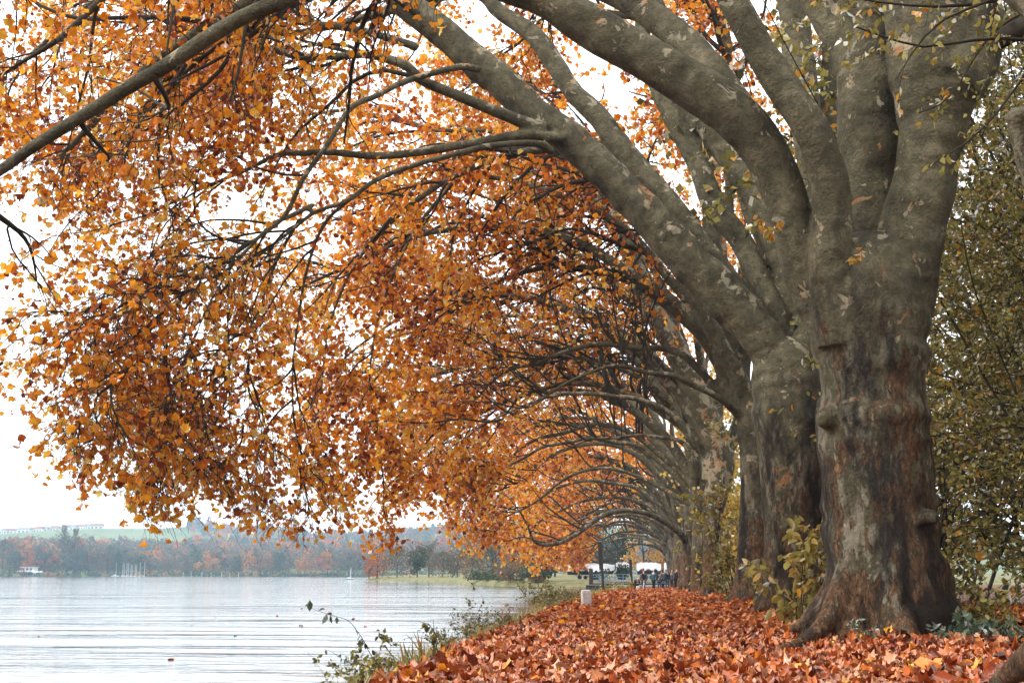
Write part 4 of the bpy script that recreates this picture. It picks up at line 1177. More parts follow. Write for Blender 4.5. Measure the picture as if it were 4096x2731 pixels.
# ---------------------------------------------------------------- bank vegetation
def blades(name, X, Y, n, h, spread, label, seed, mat=None, cat='grass clump', zoff=0.0, lean=(0, 0), w=0.012, kind=None, parent=None):
    rng = np.random.default_rng(seed)
    z = float(land_z(X, Y)) + zoff
    K = 7
    S = np.stack([X + rng.normal(0, spread, n), Y + rng.normal(0, spread, n), np.zeros(n)], 1)
    S[:, 2] = land_z(S[:, 0], S[:, 1]) - 0.03 + zoff
    a = rng.random(n) * 2 * PI
    D = np.stack([np.cos(a) * 0.45 + lean[0], np.sin(a) * 0.45 + lean[1], np.ones(n)], 1)
    P = grow(S, D, rng.uniform(0.5, 1.15, n) * h, K, rng, 0.04, 0.09)
    side = nrmz(np.cross(P[:, -1] - P[:, 0], np.array([0, 0, 1.0])[None] + rng.normal(0, 0.2, (n, 3))))[:, None, :]
    wd = (w * np.array([0.8, 1, 1, 0.9, 0.7, 0.45, 0.05]))[None, :, None] * rng.uniform(0.6, 1.3, (n, 1, 1))
    V = np.stack([P - side * wd, P + np.array([0, 0, 0.3]) * wd, P + side * wd], 2).reshape(-1, 3)
    F = []
    for k in range(K - 1):
        for s_ in range(2):
            b = k * 3 + s_
            F.append((b, b + 1, b + 4, b + 3))
    F = np.array(F)[None] + (np.arange(n) * K * 3)[:, None, None]
    tt = np.repeat(np.clip(rng.normal(0.5, 0.25, n), 0, 1), K * 3)
    loc = np.array([X, Y, z])
    o = link(name, mesh_np(name, V - loc, [F.reshape(-1, 4)], mat or M_GREEN, tt), parent)
    if parent is None:
        o.location = loc
        tag(o, label, cat, None, kind)
    return o

def bank_pt(qx, off=-0.25):
    """point of the bank crest seen at this photograph column"""
    for Y in np.arange(11, 100, 0.1):
        X = float(edge_x(Y)) + off
        if Q(qx, 1316, Y)[0] > X:
            continue
        return X, float(Y)
    return float(edge_x(60)) + off, 60.0
def solve(qx, off):
    prev = None
    for Y in np.arange(10, 110, 0.1):
        X = float(edge_x(Y)) + off
        d = Q(qx, 1316, Y)[0] - X
        if prev is not None and (d > 0) != (prev > 0):
            return X, float(Y)
        prev = d
    return None
BP = {}
for qx, off in ((880, -0.25), (850, -0.45), (930, -0.1), (985, -0.15), (1000, -0.3), (1060, -0.2), (1110, -0.2), (1150, -0.15), (1255, -0.2), (1290, -0.2), (1325, -0.1)):
    BP[qx] = solve(qx, off)
print('BANK', BP)
def put(q, d=(3.0, 13.0)):
    return BP[q] if BP[q] else (-d[0], d[1])
x, y = put(880); shrub('nettle', x, y, 0.85, 0.8, 18, 6, 0, 8, 0.07, 4, M_GREEN, 'dark nettles at the water edge in the lower middle', None, 301, 'nettles', tint=(0.4, 0.25), thick=0.005, lean=(-0.15, 0))
x, y = put(850); shrub('nettle', x, y, 0.6, 0.6, 9, 5, 0, 8, 0.06, 4, M_GREEN, 'olive weeds hanging over the water beside the dark nettles', None, 302, 'weeds', tint=(0.35, 0.2), thick=0.004, lean=(-0.3, 0))
def bramble_stem(pts, Y, label, seed, lsz=0.07, n=12, mat=None):
    rng = np.random.default_rng(seed)
    P = np.array([Q(a, b, Y + c) for a, b, c in pts])
    loc = P[0]
    root = empty('bramble_shoot', loc, 0, label, 'bramble')
    C = catmull(P, 24)
    V, F = tubes(C[None], np.linspace(0.0045, 0.0015, 24)[None], 4)
    link('stem', mesh_np('stem', V - loc, F, M_TWIG), root)
    S, D, _, _, _ = spawn(C[None, 6:], np.full((1, 18), 0.002), n, 0, 1, (0.5, 1.2), rng)
    M = rot_random(n, rng, 1.5)
    for k in range(n):
        me = leaf_cloud('leaf', np.zeros((1, 3)), np.ones(1) * lsz * rng.uniform(0.7, 1.3), np.clip(rng.normal(0.4, 0.2, 1), 0, 1), rng, 4, mat or M_BLUEG, 0, None, 0.3, rots=M[k][None])
        lo = link('leaf', me, root); lo.location = tuple(S[k] - loc)
bramble_stem([(885, 1545, 0), (850, 1500, 0), (832, 1465, 0), (800, 1425, 0), (760, 1412, 0), (715, 1395, 0), (712, 1375, 0)], 12.6, 'long arching bramble shoot reaching left over the water', 311, 0.09, 16)
bramble_stem([(890, 1560, 0), (845, 1530, 0), (800, 1520, 0), (760, 1495, 0), (742, 1490, 0)], 12.3, 'short bramble shoot low over the water', 312, 0.06, 9)
bramble_stem([(1005, 1500, 0), (1000, 1455, 0), (985, 1435, 0), (960, 1425, 0.1)], 14.6, 'upright shoot with pale oval leaves above the bank', 313, 0.085, 12, M_GREEN)
bramble_stem([(1010, 1500, 0), (985, 1470, 0), (950, 1462, 0), (925, 1468, 0)], 14.4, 'bare crooked twig pointing left from the bank', 314, 0.03, 3)
bramble_stem([(1090, 1420, 0), (1110, 1375, 0), (1090, 1350, 0), (1075, 1330, 0)], 24, 'thin wiry shoot rising above the bank weeds', 315, 0.07, 10, M_GREEN)
x, y = put(930); blades('grass_clump', x, y, 110, 0.6, 0.22, 'clump of bent reed blades beside the nettles', 321, M_GREEN, lean=(-0.3, -0.1))
x, y = put(985); blades('grass_clump', x, y, 40, 0.5, 0.12, 'dark arching reed blades half buried in leaves', 322, M_BLUEG, lean=(-0.5, -0.2))
x, y = put(1060); shrub('weeds', x, y, 0.9, 0.9, 20, 7, 0, 9, 0.05, 4, M_GREEN, 'bushy olive weeds on the bank crest', None, 331, 'weeds', tint=(0.35, 0.2), thick=0.004)
x, y = put(1110); shrub('weeds', x, y, 1.1, 0.9, 18, 7, 0, 8, 0.05, 4, M_GREEN, 'taller olive weeds with seed heads on the bank', None, 332, 'weeds', tint=(0.4, 0.2), thick=0.004)
x, y = put(1150); shrub('weeds', x, y, 0.85, 0.9, 18, 7, 0, 8, 0.05, 4, M_GREEN, 'thin pale weeds farther along the bank', None, 333, 'weeds', tint=(0.5, 0.2), thick=0.004)
x, y = put(1255); shrub('weeds', x, y, 1.5, 1.2, 20, 7, 0, 9, 0.09, 4, M_GREEN, 'loose olive bush on the bank left of the white stone post', None, 334, 'weeds', tint=(0.55, 0.2), thick=0.006)
x, y = put(1290); shrub('weeds', x, y, 1.35, 1.2, 20, 7, 0, 9, 0.09, 4, M_GREEN, 'second olive bush of the bank, just left of the white stone post', None, 335, 'weeds', tint=(0.5, 0.2), thick=0.006)
x, y = put(1325); blades('grass_clump', x, y, 50, 1.0, 0.2, 'tall arching reeds beside the white stone post', 336, M_GREEN, lean=(0.2, 0), w=0.02)
for k, (x, y, h) in enumerate(((-2.4, 88, 0.9), (-1.6, 100, 0.9), (-0.9, 108, 0.8))):
    shrub('weeds', x, y, h, 0.9, 9, 5, 0, 7, 0.12, 1, M_GREEN, ['weeds round the foot of the tall dark mooring post', 'weeds between the two mooring posts', 'weeds beside the far white stone post'][k], None, 340 + k, 'weeds', tint=(0.6, 0.2), thick=0.008)
# thin grass all along the break of the bank
rng = np.random.default_rng(350)
n = 11000
yy = 11 + 100 * rng.random(n) ** 1.5
xx = edge_x(yy) - np.abs(rng.normal(0.1, 0.38, n)) + 0.1
K = 4
S = np.stack([xx, yy, land_z(xx, yy) - 0.02], 1)
a = rng.random(n) * 2 * PI
P = grow(S, np.stack([np.cos(a) * 0.6 - 0.2, np.sin(a) * 0.6, np.ones(n)], 1), rng.uniform(0.1, 0.38, n) * (1 + yy / 80), K, rng, 0.08, 0.15)
wd = (0.006 * np.array([1, 0.9, 0.6, 0.1]))[None, :, None] * (1 + yy / 40)[:, None, None]
side = nrmz(rng.normal(0, 1, (n, 3)) * [1, 1, 0.1])[:, None]
V = np.stack([P - side * wd, P + side * wd], 2).reshape(-1, 3)
F = np.array([(2 * k, 2 * k + 1, 2 * k + 3, 2 * k + 2) for k in range(K - 1)])[None] + (np.arange(n) * K * 2)[:, None, None]
tag(link('bank_grass', mesh_np('bank_grass', V, [F.reshape(-1, 4)], M_GREEN, np.repeat(np.clip(rng.normal(0.68, 0.15, n), 0, 1), K * 2))), 'short olive grass fringing the bank above the water', kind='stuff')

# ---------------------------------------------------------------- fallen leaves
def litter():
    rng = np.random.default_rng(400)
    out = []
    # density falls with distance while the leaves drawn grow a little
    for y0, y1, dens, s, lod in ((7.5, 14, 190, 0.108, 3), (14, 25, 165, 0.11, 3), (25, 40, 120, 0.118, 2), (40, 64, 70, 0.135, 2), (64, 118, 36, 0.17, 1)):
        ymid = (y0 + y1) / 2
        xr = min(0.3 * y1 + 2.2, 10.5); xl = -3.7
        n = int((xr - xl) * (y1 - y0) * dens)
        y = rng.uniform(y0, y1, n); x = rng.uniform(xl, xr, n)
        e = edge_x(y)
        dens_x = np.clip(1.5 - np.abs(x - 1.2) / 9, 0.5, 1)
        k = (x > e - 0.35 + rng.normal(0, 0.22, n)) & (rng.random(n) < dens_x) & ((x < 0.3 * y + 2.0))
        x, y = x[k], y[k]
        # bare dark earth in the lee of the big trunk
        bare = (np.abs(x - (X1 + 0.1)) < 1.0) & (y > 17.0) & (y < 18.4) & (rng.random(len(x)) < 0.55)
        x, y = x[~bare], y[~bare]
        n = len(x)
        lump = 0.05 * (np.sin(x * 5.1 + y * 2.3) * np.sin(y * 4.3 - x * 1.9) + 1) * rng.random(n)
        z = land_z(x, y) + 0.012 + rng.uniform(0, 0.05, n) + lump
        out.append((np.stack([x, y, z], 1), rng.uniform(0.6, 1.3, n) * s, lod))
    return out, rng
LT, rng = litter()
def fall_tint(n, rng):
    u = rng.random(n)
    t = np.where(u < 0.22, rng.uniform(0.0, 0.2, n), np.where(u < 0.6, rng.uniform(0.22, 0.52, n), np.where(u < 0.88, rng.uniform(0.55, 0.82, n), np.where(u < 0.965, rng.uniform(0.83, 0.93, n), rng.uniform(0.93, 1.0, n)))))
    return t
GRADES = [('dark maroon curled plane leaf lying in the near litter', 'dark maroon fallen leaves in the near litter', 0.0, 0.2),
          ('rust-red crumpled plane leaf lying in the near litter', 'rust-red fallen leaves in the near litter', 0.2, 0.54),
          ('pinkish-tan plane leaf lying underside up in the near litter', 'pinkish-tan fallen leaves in the near litter', 0.54, 0.83),
          ('bright orange plane leaf lying in the near litter', 'bright orange fallen leaves in the near litter', 0.83, 0.94),
          ('yellow plane leaf lying in the near litter', 'yellow fallen leaves in the near litter', 0.94, 1.01)]
stuff_parts = {3: [], 2: [], 1: []}
first = True
for P, s, lod in LT:
    t = fall_tint(len(P), rng)
    M = rot_random(len(P), rng, flat=0.5)
    if first:
        ok, zz = in_view(P, -0.01)
        cand = np.where(ok)[0]
        pick = cand[np.argsort(zz[cand] / s[cand])[:295]]
        for k in pick:
            me = leaf_cloud('fallen_leaf', np.zeros((1, 3)), s[k:k + 1] * 1.1, t[k:k + 1], rng, 3, M_FALLEN, 0, None, 0.75, rots=M[k][None])
            lo = link('fallen_leaf', me); lo.location = tuple(P[k] + [0, 0, 0.025])
            gi = [g_ for g_ in GRADES if g_[2] <= t[k] < g_[3]][0]
            wh = 'at the bank edge' if P[k][0] < -1.1 else ('mid-path' if P[k][0] < 0.9 else ('toward the big trunk' if P[k][0] < 2.1 else 'in the lower right corner'))
            tag(lo, gi[0].replace('in the near litter', 'in the near litter ' + wh), 'leaf', gi[1] + ' ' + wh)
        m_ = np.ones(len(P), bool); m_[pick] = False
        P, s, t, M = P[m_], s[m_], t[m_], M[m_]
        first = False
    stuff_parts[lod].append((P, s, t, M))
for lod, lst in stuff_parts.items():
    P, s, t, M = (np.concatenate([q[i] for q in lst]) for i in range(4))
    me = leaf_cloud('leaf_litter', P, s, t, rng, lod, M_FALLEN, 0, None, 0.9, rots=M)
    tag(link('leaf_litter', me), {3: 'thick carpet of crumpled red-brown leaves on the near path', 2: 'carpet of russet leaves on the middle of the path', 1: 'rust-red leaves covering the far end of the path'}[lod], kind='stuff')
# a few big fresh leaves that stand out round the big trunk
for k, (qx, qy, t, s, lb) in enumerate(((2155, 1440, 0.96, 0.21, 'large golden-yellow leaf standing up right of the big trunk'), (2025, 1450, 0.72, 0.22, 'large tan leaf propped against the big trunk'),
                                        (1835, 1443, 0.86, 0.2, 'orange leaf caught upright beside the left root of the big trunk'), (2130, 1545, 0.95, 0.24, 'broad yellow-orange leaf in the litter at the lower right'),
                                        (1140, 1470, 0.68, 0.25, 'large pale pink leaf at the break of the bank'), (1640, 1440, 0.3, 0.2, 'pale grey leaf lying underside up in the middle of the path'),
                                        (1155, 1540, 0.96, 0.17, 'small bright yellow leaf in the litter near the nettles'), (2160, 1560, 0.2, 0.26, 'large crimson leaf at the bottom right of the path'))):
    d = None
    for Y in np.arange(9, 40, 0.05):
        p = Q(qx, qy, Y)
        if p[2] <= float(land_z(p[0], Y)) + 0.08:
            d = p; break
    if d is None: continue
    up = k in (0, 1, 2)
    a = rng.uniform(0, 6.28)
    zax = np.array([rng.normal(0, 0.3), -1.0, 0.5]) if up else np.array([rng.normal(0, .2), -0.35, 1.0])
    zax = nrmz(zax); yax = nrmz(np.cross(zax, np.array([math.cos(a), 0, math.sin(a)]))); xax = np.cross(yax, zax)
    me = leaf_cloud('fallen_leaf', np.zeros((1, 3)), np.array([s * 1.15]), np.array([t]), rng, 3, M_FALLEN, 0, None, 0.4, rots=np.stack([xax, yax, zax], -1)[None])
    lo = link('fallen_leaf', me); lo.location = tuple(d + [0, 0, 0.03]); tag(lo, lb, 'leaf')
# leaves afloat
n = 34
x = rng.uniform(-16, -3.5, n); y = rng.uniform(13, 60, n)
P = np.stack([x, y, np.full(n, WATER_Z + 0.006)], 1)
tag(link('floating_leaves', leaf_cloud('floating_leaves', P, rng.uniform(0.08, 0.14, n), rng.uniform(0, 0.7, n), rng, 2, M_FALLEN, flat=0.06, curl=0.15)), 'scattered brown leaves drifting on the lake', kind='stuff')
# fallen twig on the path
a = Q(1700, 1395, 38); b = Q(1765, 1378, 38)
P = np.array([[a[0], 37, 0.0], [a[0] + 0.5, 37.3, 0.02], [a[0] + 1.0, 37.6, 0.1], [a[0] + 1.5, 37.8, 0.13]]); P[:, 2] += land_z(P[:, 0], P[:, 1]) + 0.05
V, F = tubes(catmull(P, 14)[None], np.linspace(0.03, 0.012, 14)[None], 6, True)
tag(link('fallen_branch', mesh_np('fallen_branch', V, F, M_TWIG, smooth=True)), 'dark crooked branch lying on the leaves near the third trunk', 'branch')

# leafy shoots sprouting from the big trunk's limbs
def sprig(pt, n, sz, spread, label, seed, tint):
    rng = np.random.default_rng(seed)
    loc = np.array(BIG.location)
    D = np.stack([rng.normal(-0.2, 0.6, 4), rng.normal(-0.3, 0.3, 4), rng.uniform(0.2, 1, 4)], 1)
    P = grow(np.repeat(pt[None], 4, 0), D, rng.uniform(0.6, 1.1, 4) * spread, 6, rng, 0.15, 0.12)
    V, F = tubes(P, np.full((4, 6), 0.004), 4)
    o = link('shoot', mesh_np('shoot', V - loc, F, M_TWIG), BIG); o['label'] = label
    S, Dd, _, _, _ = spawn(P, np.full((4, 6), 0.004), n, 0.1, 1, (0.4, 1.1), rng)
    M = rot_random(len(S), rng, 1.4)
    for k in range(len(S)):
        me = leaf_cloud('leaf', np.zeros((1, 3)), np.ones(1) * sz * rng.uniform(0.7, 1.2), np.clip(rng.normal(tint, 0.06, 1), 0, 1), rng, 4, M_GREEN, 0, None, 0.3, rots=M[k][None])
        lo = link('leaf', me, o); lo.location = tuple(S[k] - loc)
sprig(Q(1768, 545, 17.75), 9, 0.13, 0.35, 'bright yellow leafy shoot', 71, 0.96)
sprig(Q(1975, 600, 18.1), 6, 0.1, 0.3, 'orange-yellow leaves caught in the fork', 72, 0.95)
sprig(Q(1868, 840, 18.0), 4, 0.1, 0.25, 'small green shoot', 73, 0.5)
# ---------------------------------------------------------------- trees across the water
def crown_points(style, n, h, w, rng):
    if style == 'poplar':
        z = rng.random(n) ** 0.9; r = w * 0.5 * np.sqrt(rng.random(n)) * (0.35 + 1.1 * np.sin(np.clip(z * 1.05 + 0.12, 0, 1) * PI) ** 0.7)
        a = rng.random(n) * 2 * PI
        return np.stack([r * np.cos(a), r * np.sin(a), h * (0.1 + 0.9 * z)], 1)
    if style == 'willow':
        a = rng.random(n) * 2 * PI; u = np.sqrt(rng.random(n))
        r = w * 0.5 * u
        top = h * (0.72 + 0.28 * np.sqrt(np.clip(1 - u * u, 0, 1)))
        drop = rng.random(n) ** 0.8 * (h * 0.85)
        strand = 0.08 * w * np.sin(a * 9 + r)
        return np.stack([(r + strand * 0.3) * np.cos(a), (r + strand * 0.3) * np.sin(a), np.maximum(top - drop * u, 0.2)], 1)
    if style == 'bush':
        k = 7; c = np.stack([rng.normal(0, w * 0.22, k), rng.normal(0, w * 0.22, k), h * rng.uniform(0.25, 0.6, k)], 1); cr_ = w * rng.uniform(0.16, 0.3, k)
    else:
        k = 16
        a = rng.random(k) * 2 * PI; rr = w * 0.34 * np.sqrt(rng.random(k)); zz = h * rng.uniform(0.14, 0.86, k)
        c = np.stack([rr * np.cos(a), rr * np.sin(a), zz], 1); cr_ = w * rng.uniform(0.13, 0.24, k)
        if style == 'cone':
            c[:, :2] *= (1.15 - zz / h)[:, None] * 1.6; cr_ = cr_ * (1.3 - zz / h)
    i = rng.integers(0, k, n)
    d = nrmz(rng.normal(0, 1, (n, 3))) * rng.uniform(0.35, 1.0, (n, 1)) ** 0.5
    P = c[i] + d * cr_[i][:, None] * np.array([1, 1, 0.85])
    P[:, 2] = np.maximum(P[:, 2], 0.2)
    return P

def far_tree(X, Y, h, w, style, tint, label, seed, n=700, ls=0.35, group=None, name='tree', z=None, mat=None, lod=1, sparse=False):
    rng = np.random.default_rng(seed)
    if z is None: z = 0.0
    root = empty(name, (X, Y, z), 0, label, 'tree' if style != 'bush' else 'shrub', group)
    bh = h * (0.35 if style != 'bush' else 0.2)
    trk = np.array([[0, 0, -0.4], [rng.normal(0, 0.02) * h, 0, bh], [rng.normal(0, 0.03) * h, 0, h * 0.85]])
    tb = [tubes(catmull(trk, 7)[None], (np.linspace(1, 0.15, 7) * h * 0.022)[None], 6)]
    m = 16
    S = catmull(trk, 20)[rng.integers(4, 18, m)]
    D = np.stack([rng.normal(0, 1, m), rng.normal(0, 1, m), rng.uniform(0.6, 1.6, m)], 1)
    L_ = grow(S, D, rng.uniform(0.25, 0.5, m) * h * (0.6 if style == 'poplar' else 1), 6, rng, 0.1, -0.02 if style == 'poplar' else 0.03)
    tb.append(tubes(L_, np.linspace(0.008, 0.002, 6)[None] * h * np.ones((m, 1)), 3))
    S2, D2, _, _, _ = spawn(L_, np.full((m, 6), 0.1), 6, 0.2, 1, (0.3, 0.9), rng)
    T2 = grow(S2, D2, rng.uniform(0.08, 0.22, len(S2)) * h, 5, rng, 0.15, 0.02)
    tb.append(tubes(T2, np.full((len(S2), 5), 0.0022 * h), 3))
    V, F = merge(tb)
    link('trunk', mesh_np('trunk', V, F, M_TWIG), root)
    P = crown_points(style, n, h, w, rng)
    t = np.clip(rng.normal(tint, 0.05, n) + 0.0, 0, 1)
    me = leaf_cloud('crown', P, rng.uniform(0.7, 1.4, n) * ls, t, rng, lod, mat or M_FARLEAF, 0.4 if style != 'willow' else 2.5)
    link('crown', me, root)
    return root

# on the near point: q column, distance, height, width, style, tint, label
NP = [(866, 284, 8.6, 7.6, 'round', 0.9, 'rust-red beech at the tip of the near point', 1100, 0.24),
      (848, 282, 4.6, 3.6, 'round', 0.88, 'small red tree low at the water beside the rust-red beech', 500, 0.24),
      (912, 280, 6.8, 7.6, 'willow', 0.42, 'grey bare weeping willow on the near point', 1100, 0.3),
      (958, 276, 7.2, 5.5, 'round', 0.1, 'dark green bushy tree right of the grey willow', 1400, 0.32),
      (985, 300, 9.0, 7.0, 'round', 0.42, 'tall grey leafless tree behind the dark green one', 800, 0.3),
      (1016, 262, 5.6, 5.5, 'willow', 0.4, 'second grey willow, right of the dark green tree', 900, 0.3),
      (1050, 255, 6.6, 5.5, 'round', 0.37, 'brownish thin tree on the near point by the lawn', 700, 0.3),
      (1085, 270, 9.0, 7.5, 'round', 0.62, 'yellow-brown tree behind the lawn of the near point', 1000, 0.36),
      (1130, 250, 8.5, 7.5, 'round', 0.3, 'olive tree half hidden by hanging orange leaves', 1000, 0.36),
      (1175, 235, 9.0, 7, 'round', 0.66, 'ochre tree behind the shore bushes', 1000, 0.36),
      (1225, 225, 10, 7, 'round', 0.2, 'dark green tree left of the covered boats', 1200, 0.36),
      (1275, 235, 11, 8, 'round', 0.15, 'large dark tree behind the first covered boat', 1200, 0.4),
      (1330, 240, 12, 8, 'round', 0.68, 'ochre tree behind the covered boats', 1200, 0.4),
      (1385, 236, 12, 8, 'round', 0.35, 'olive-brown tree behind the middle covered boats', 1200, 0.4),
      (1432, 232, 11, 7, 'round', 0.12, 'dark green tree between the covered boats', 1200, 0.4),
      (1480, 228, 12, 8, 'round', 1.0, 'pale yellow tree above the group of people', 1500, 0.36),
      (1522, 236, 13, 8, 'round', 0.97, 'second pale yellow tree, right above the people', 1500, 0.36),
      (1565, 225, 12, 8, 'round', 0.66, 'ochre tree behind the last trunks of the row', 1000, 0.4)]
for k, (qx, Y, h, w_, st, ti, lb, n, ls) in enumerate(NP):
    p = Q(qx, 1316, Y)
    far_tree(p[0], Y, h, w_, st, ti, lb, 500 + k, n, ls, 'trees on the near point of land', z=0.1)
for k, (qx, Y, h, w_, ti, lb) in enumerate(((1118, 203, 1.5, 4, 0.15, 'low dark green shore bush left of the others'), (1145, 196, 2.0, 4.5, 0.25, 'rounded shore bush near the drooping orange leaves'), (1172, 190, 2.2, 4.5, 0.5, 'grey-green shore bush between the rounded one and the reddish-twigged one'),
                                       (1200, 184, 2.1, 4.0, 0.35, 'pale shore bush with reddish twigs'), (1228, 181, 1.5, 3.5, 0.58, 'yellowish low bush beside the boat yard grass'), (1252, 186, 2.8, 4, 0.08, 'dark evergreen bush left of the first covered boat'), (1095, 212, 1.4, 4, 0.3, 'leftmost low bush on the bank of the near point'),
                                       (1428, 186, 2.6, 3, 0.1, 'dark bush between two covered boats'))):
    for _ in range(6):
        Y = float(point_edge(Q(qx, 1316, Y)[0])) + 1.8
    p = Q(qx, 1316, Y)
    far_tree(p[0], Y, h, w_, 'bush', ti, lb, 560 + k, 700, 0.22, 'bushes along the shore of the near point', z=0.05, name='bush')

# far shore: trees that can be told apart
FS = [(6, 20, 12, 'willow', 0.36, 'grey-green willow at the left frame edge on the far shore'), (22, 22, 15, 'round', 0.75, 'orange-brown tree behind the willows at far left'), (33, 13, 11, 'willow', 0.12, 'green weeping willow left of the clubhouse'),
      (52, 21, 13, 'round', 0.95, 'golden round tree behind the clubhouse'), (62, 12, 9, 'round', 0.82, 'orange tree just above the clubhouse'), (84, 18, 10, 'round', 0.86, 'orange tree right of the clubhouse'),
      (100, 17, 14, 'round', 0.14, 'dark green tree right of the clubhouse'), (118, 13, 9, 'round', 0.9, 'small orange tree between green ones'), (126, 11, 10, 'round', 0.28, 'olive tree at the water left of the bare poplar'),
      (142, 28, 8, 'poplar', 0.42, 'tall bare grey poplar on the far shore'), (152, 24, 10, 'round', 0.45, 'grey bare tree beside the tall poplar'), (172, 22, 10, 'round', 0.84, 'bright orange tree right of the tall poplar'),
      (168, 26, 8, 'poplar', 0.44, 'second tall bare poplar farther back'), (184, 15, 12, 'round', 0.18, 'dark green tree beneath the orange one'), (196, 14, 9, 'round', 0.92, 'low red-orange tree at the water'),
      (204, 20, 13, 'round', 0.3, 'pale willow-like tree left of the moored boats'), (222, 16, 12, 'round', 0.5, 'grey tree behind the moored boats'), (236, 12, 8, 'round', 0.84, 'salmon-orange small tree behind the masts'),
      (246, 18, 13, 'round', 0.36, 'brownish tree behind the masts'), (270, 14, 5, 'poplar', 0.08, 'narrow dark conifer right of the masts'), (286, 12, 14, 'willow', 0.34, 'broad pale willow right of the moored boats'),
      (322, 12, 9, 'round', 0.2, 'small dark green tree on the far shore'), (343, 13, 9, 'round', 0.46, 'bare white-twigged tree on the far shore'), (386, 9, 12, 'willow', 0.44, 'low grey willow on the far shore'), (430, 10, 8, 'round', 0.48, 'small pale tree on the far shore'),
      (452, 7, 6, 'round', 0.97, 'small yellow tree on the far shore'), (490, 9, 10, 'round', 0.66, 'rusty low tree at the far waterline'), (540, 11, 10, 'round', 0.3, 'greenish tree on the far shore right of the moored boats'),
      (600, 12, 9, 'round', 0.55, 'brown tree on the far shore below the orange leaves'), (640, 13, 10, 'round', 0.15, 'green tree on the far shore below the orange leaves'), (700, 12, 12, 'round', 0.7, 'rust-tinged tree on the far shore'),
      (752, 13, 8, 'round', 0.75, 'pale orange tree near the small lone sailboat'), (800, 14, 13, 'round', 0.38, 'grey-brown tree at the far shore next to the near point')]
for k, (qx, h, w_, st, ti, lb) in enumerate(FS):
    Y = float(far_shore(Q(qx, 1316, 680)[0])) + 10 + (14 if h > 19 else 0) + (k % 3) * 4
    p = Q(qx, 1316, Y)
    far_tree(p[0], Y, h, w_, st, ti, lb, 600 + k, 900, 0.7, 'trees along the far shore', z=float(hill_z(p[0], Y)))

# the woods behind, one mass
rng = np.random.default_rng(900)
CT = []
for k in range(8):
    st = ['round', 'round', 'round', 'poplar', 'round', 'cone', 'bush', 'round'][k]
    CT.append(crown_points(st, 130, 1.0, 0.5 if st == 'poplar' else 0.95, rng))
def wood(n, x0, x1, y0, y1, hmin, hmax, ls, tints, skip=None):
    x = rng.uniform(x0, x1, n); v = y0 + (y1 - y0) * rng.random(n); y = far_shore(x) + v
    if skip is not None:
        k = ~skip(x, y); x, y = x[k], y[k]
    keep = (x > -0.52 * y - 40)
    x, y = x[keep], y[keep]
    z = hill_z(x, y)
    Ps, tt, sz = [], [], []
    for i in range(len(x)):
        h = rng.uniform(hmin, hmax)
        c = CT[int(rng.integers(0, 8))] * h + [x[i], y[i], z[i] + 0.0]
        Ps.append(c); tt.append(np.full(len(c), np.clip(rng.choice(tints) + rng.normal(0, 0.03), 0, 1))); sz.append(np.full(len(c), ls * h / 14))
    return np.concatenate(Ps), np.concatenate(tt), np.concatenate(sz)
TI = [0.1, 0.2, 0.3, 0.38, 0.42, 0.42, 0.45, 0.48, 0.5, 0.52, 0.6, 0.75, 0.88]
W = [wood(1100, -430, 60, 18, 260, 9, 16, 1.5, TI), wood(900, -620, 60, 230, 520, 9, 15, 1.7, TI, lambda x, y: (x < -0.355 * y) & (y > 1150)),
     wood(1100, -900, -60, 480, 1000, 9, 14, 2.0, TI, lambda x, y: (x / y < -0.362))]
P, t, s = (np.concatenate([q[i] for q in W]) for i in range(3))
tag(link('wood', leaf_cloud('wood', P, s, t, rng, 1, M_FARLEAF, 0.4)), 'hazy autumn woods covering the hillside beyond the lake', kind='stuff')

n = 1500                              # bushes right down at the far waterline
x = np.linspace(-560, 60, 330) + rng.uniform(-1, 1, 330); y = far_shore(x) + rng.uniform(1, 6, 330)
P = np.concatenate([crown_points('bush', 45, hh, 5.5, rng) + [a_, b_, float(hill_z(a_, b_)) - 0.2] for a_, b_, hh in zip(x, y, rng.uniform(1.8, 4.8, 330))])
t = np.repeat(np.clip(rng.choice([0.05, 0.12, 0.2, 0.3, 0.42, 0.7], 330) + rng.normal(0, 0.03, 330), 0, 1), 45)
tag(link('shore_scrub', leaf_cloud('shore_scrub', P, np.full(len(P), 0.9), t, rng, 1, M_FARLEAF, 0.3)), 'low scrub lining the far waterline', kind='stuff')

# ---------------------------------------------------------------- houses on the hill and the clubhouse
def house(X, Y, z, wd, dp, hh, roof, label, seed, wall=None, flat=False, rz=0.0, group=None, nwin=3, floors=1):
    rng_ = random.Random(seed)
    root = empty('house' if not flat else 'flat_roofed_building', (X, Y, z), rz, label, 'house' if not flat else 'building', group)
    MB().box((0, 0, hh / 2 - 1), (wd, dp, hh + 2)).build('wall', wall or M_WALLW, root)
    if flat:
        MB().box((0, 0, hh + 0.15), (wd + 0.9, dp + 0.9, 0.3)).build('roof', roof, root)
    else:
        rh = dp * 0.42
        r = MB().prism([(-dp / 2 - 0.4, hh - 0.1), (dp / 2 + 0.4, hh - 0.1), (0, hh + rh)], 0, -wd / 2 - 0.3, wd / 2 + 0.3).build('roof', roof, root)
        MB().box((wd * 0.22, 0, hh + rh), (0.7, 0.7, 1.4)).build('chimney', M_WALLB, r)
    me = None
    for f in range(floors):
        for i in range(nwin):
            x = (i + 0.5) / nwin * wd - wd / 2
            zz = (f + 0.55) * hh / floors
            if me is None:
                me = MB().box((0, 0, 0), (wd / nwin * 0.5, 0.12, hh / floors * 0.45)).mesh('window', M_GLASS)
            o = link('window', me, root); o.location = (x, -dp / 2 - 0.03, zz)
    return root
GHs = 'houses along the ridge of the far hill'
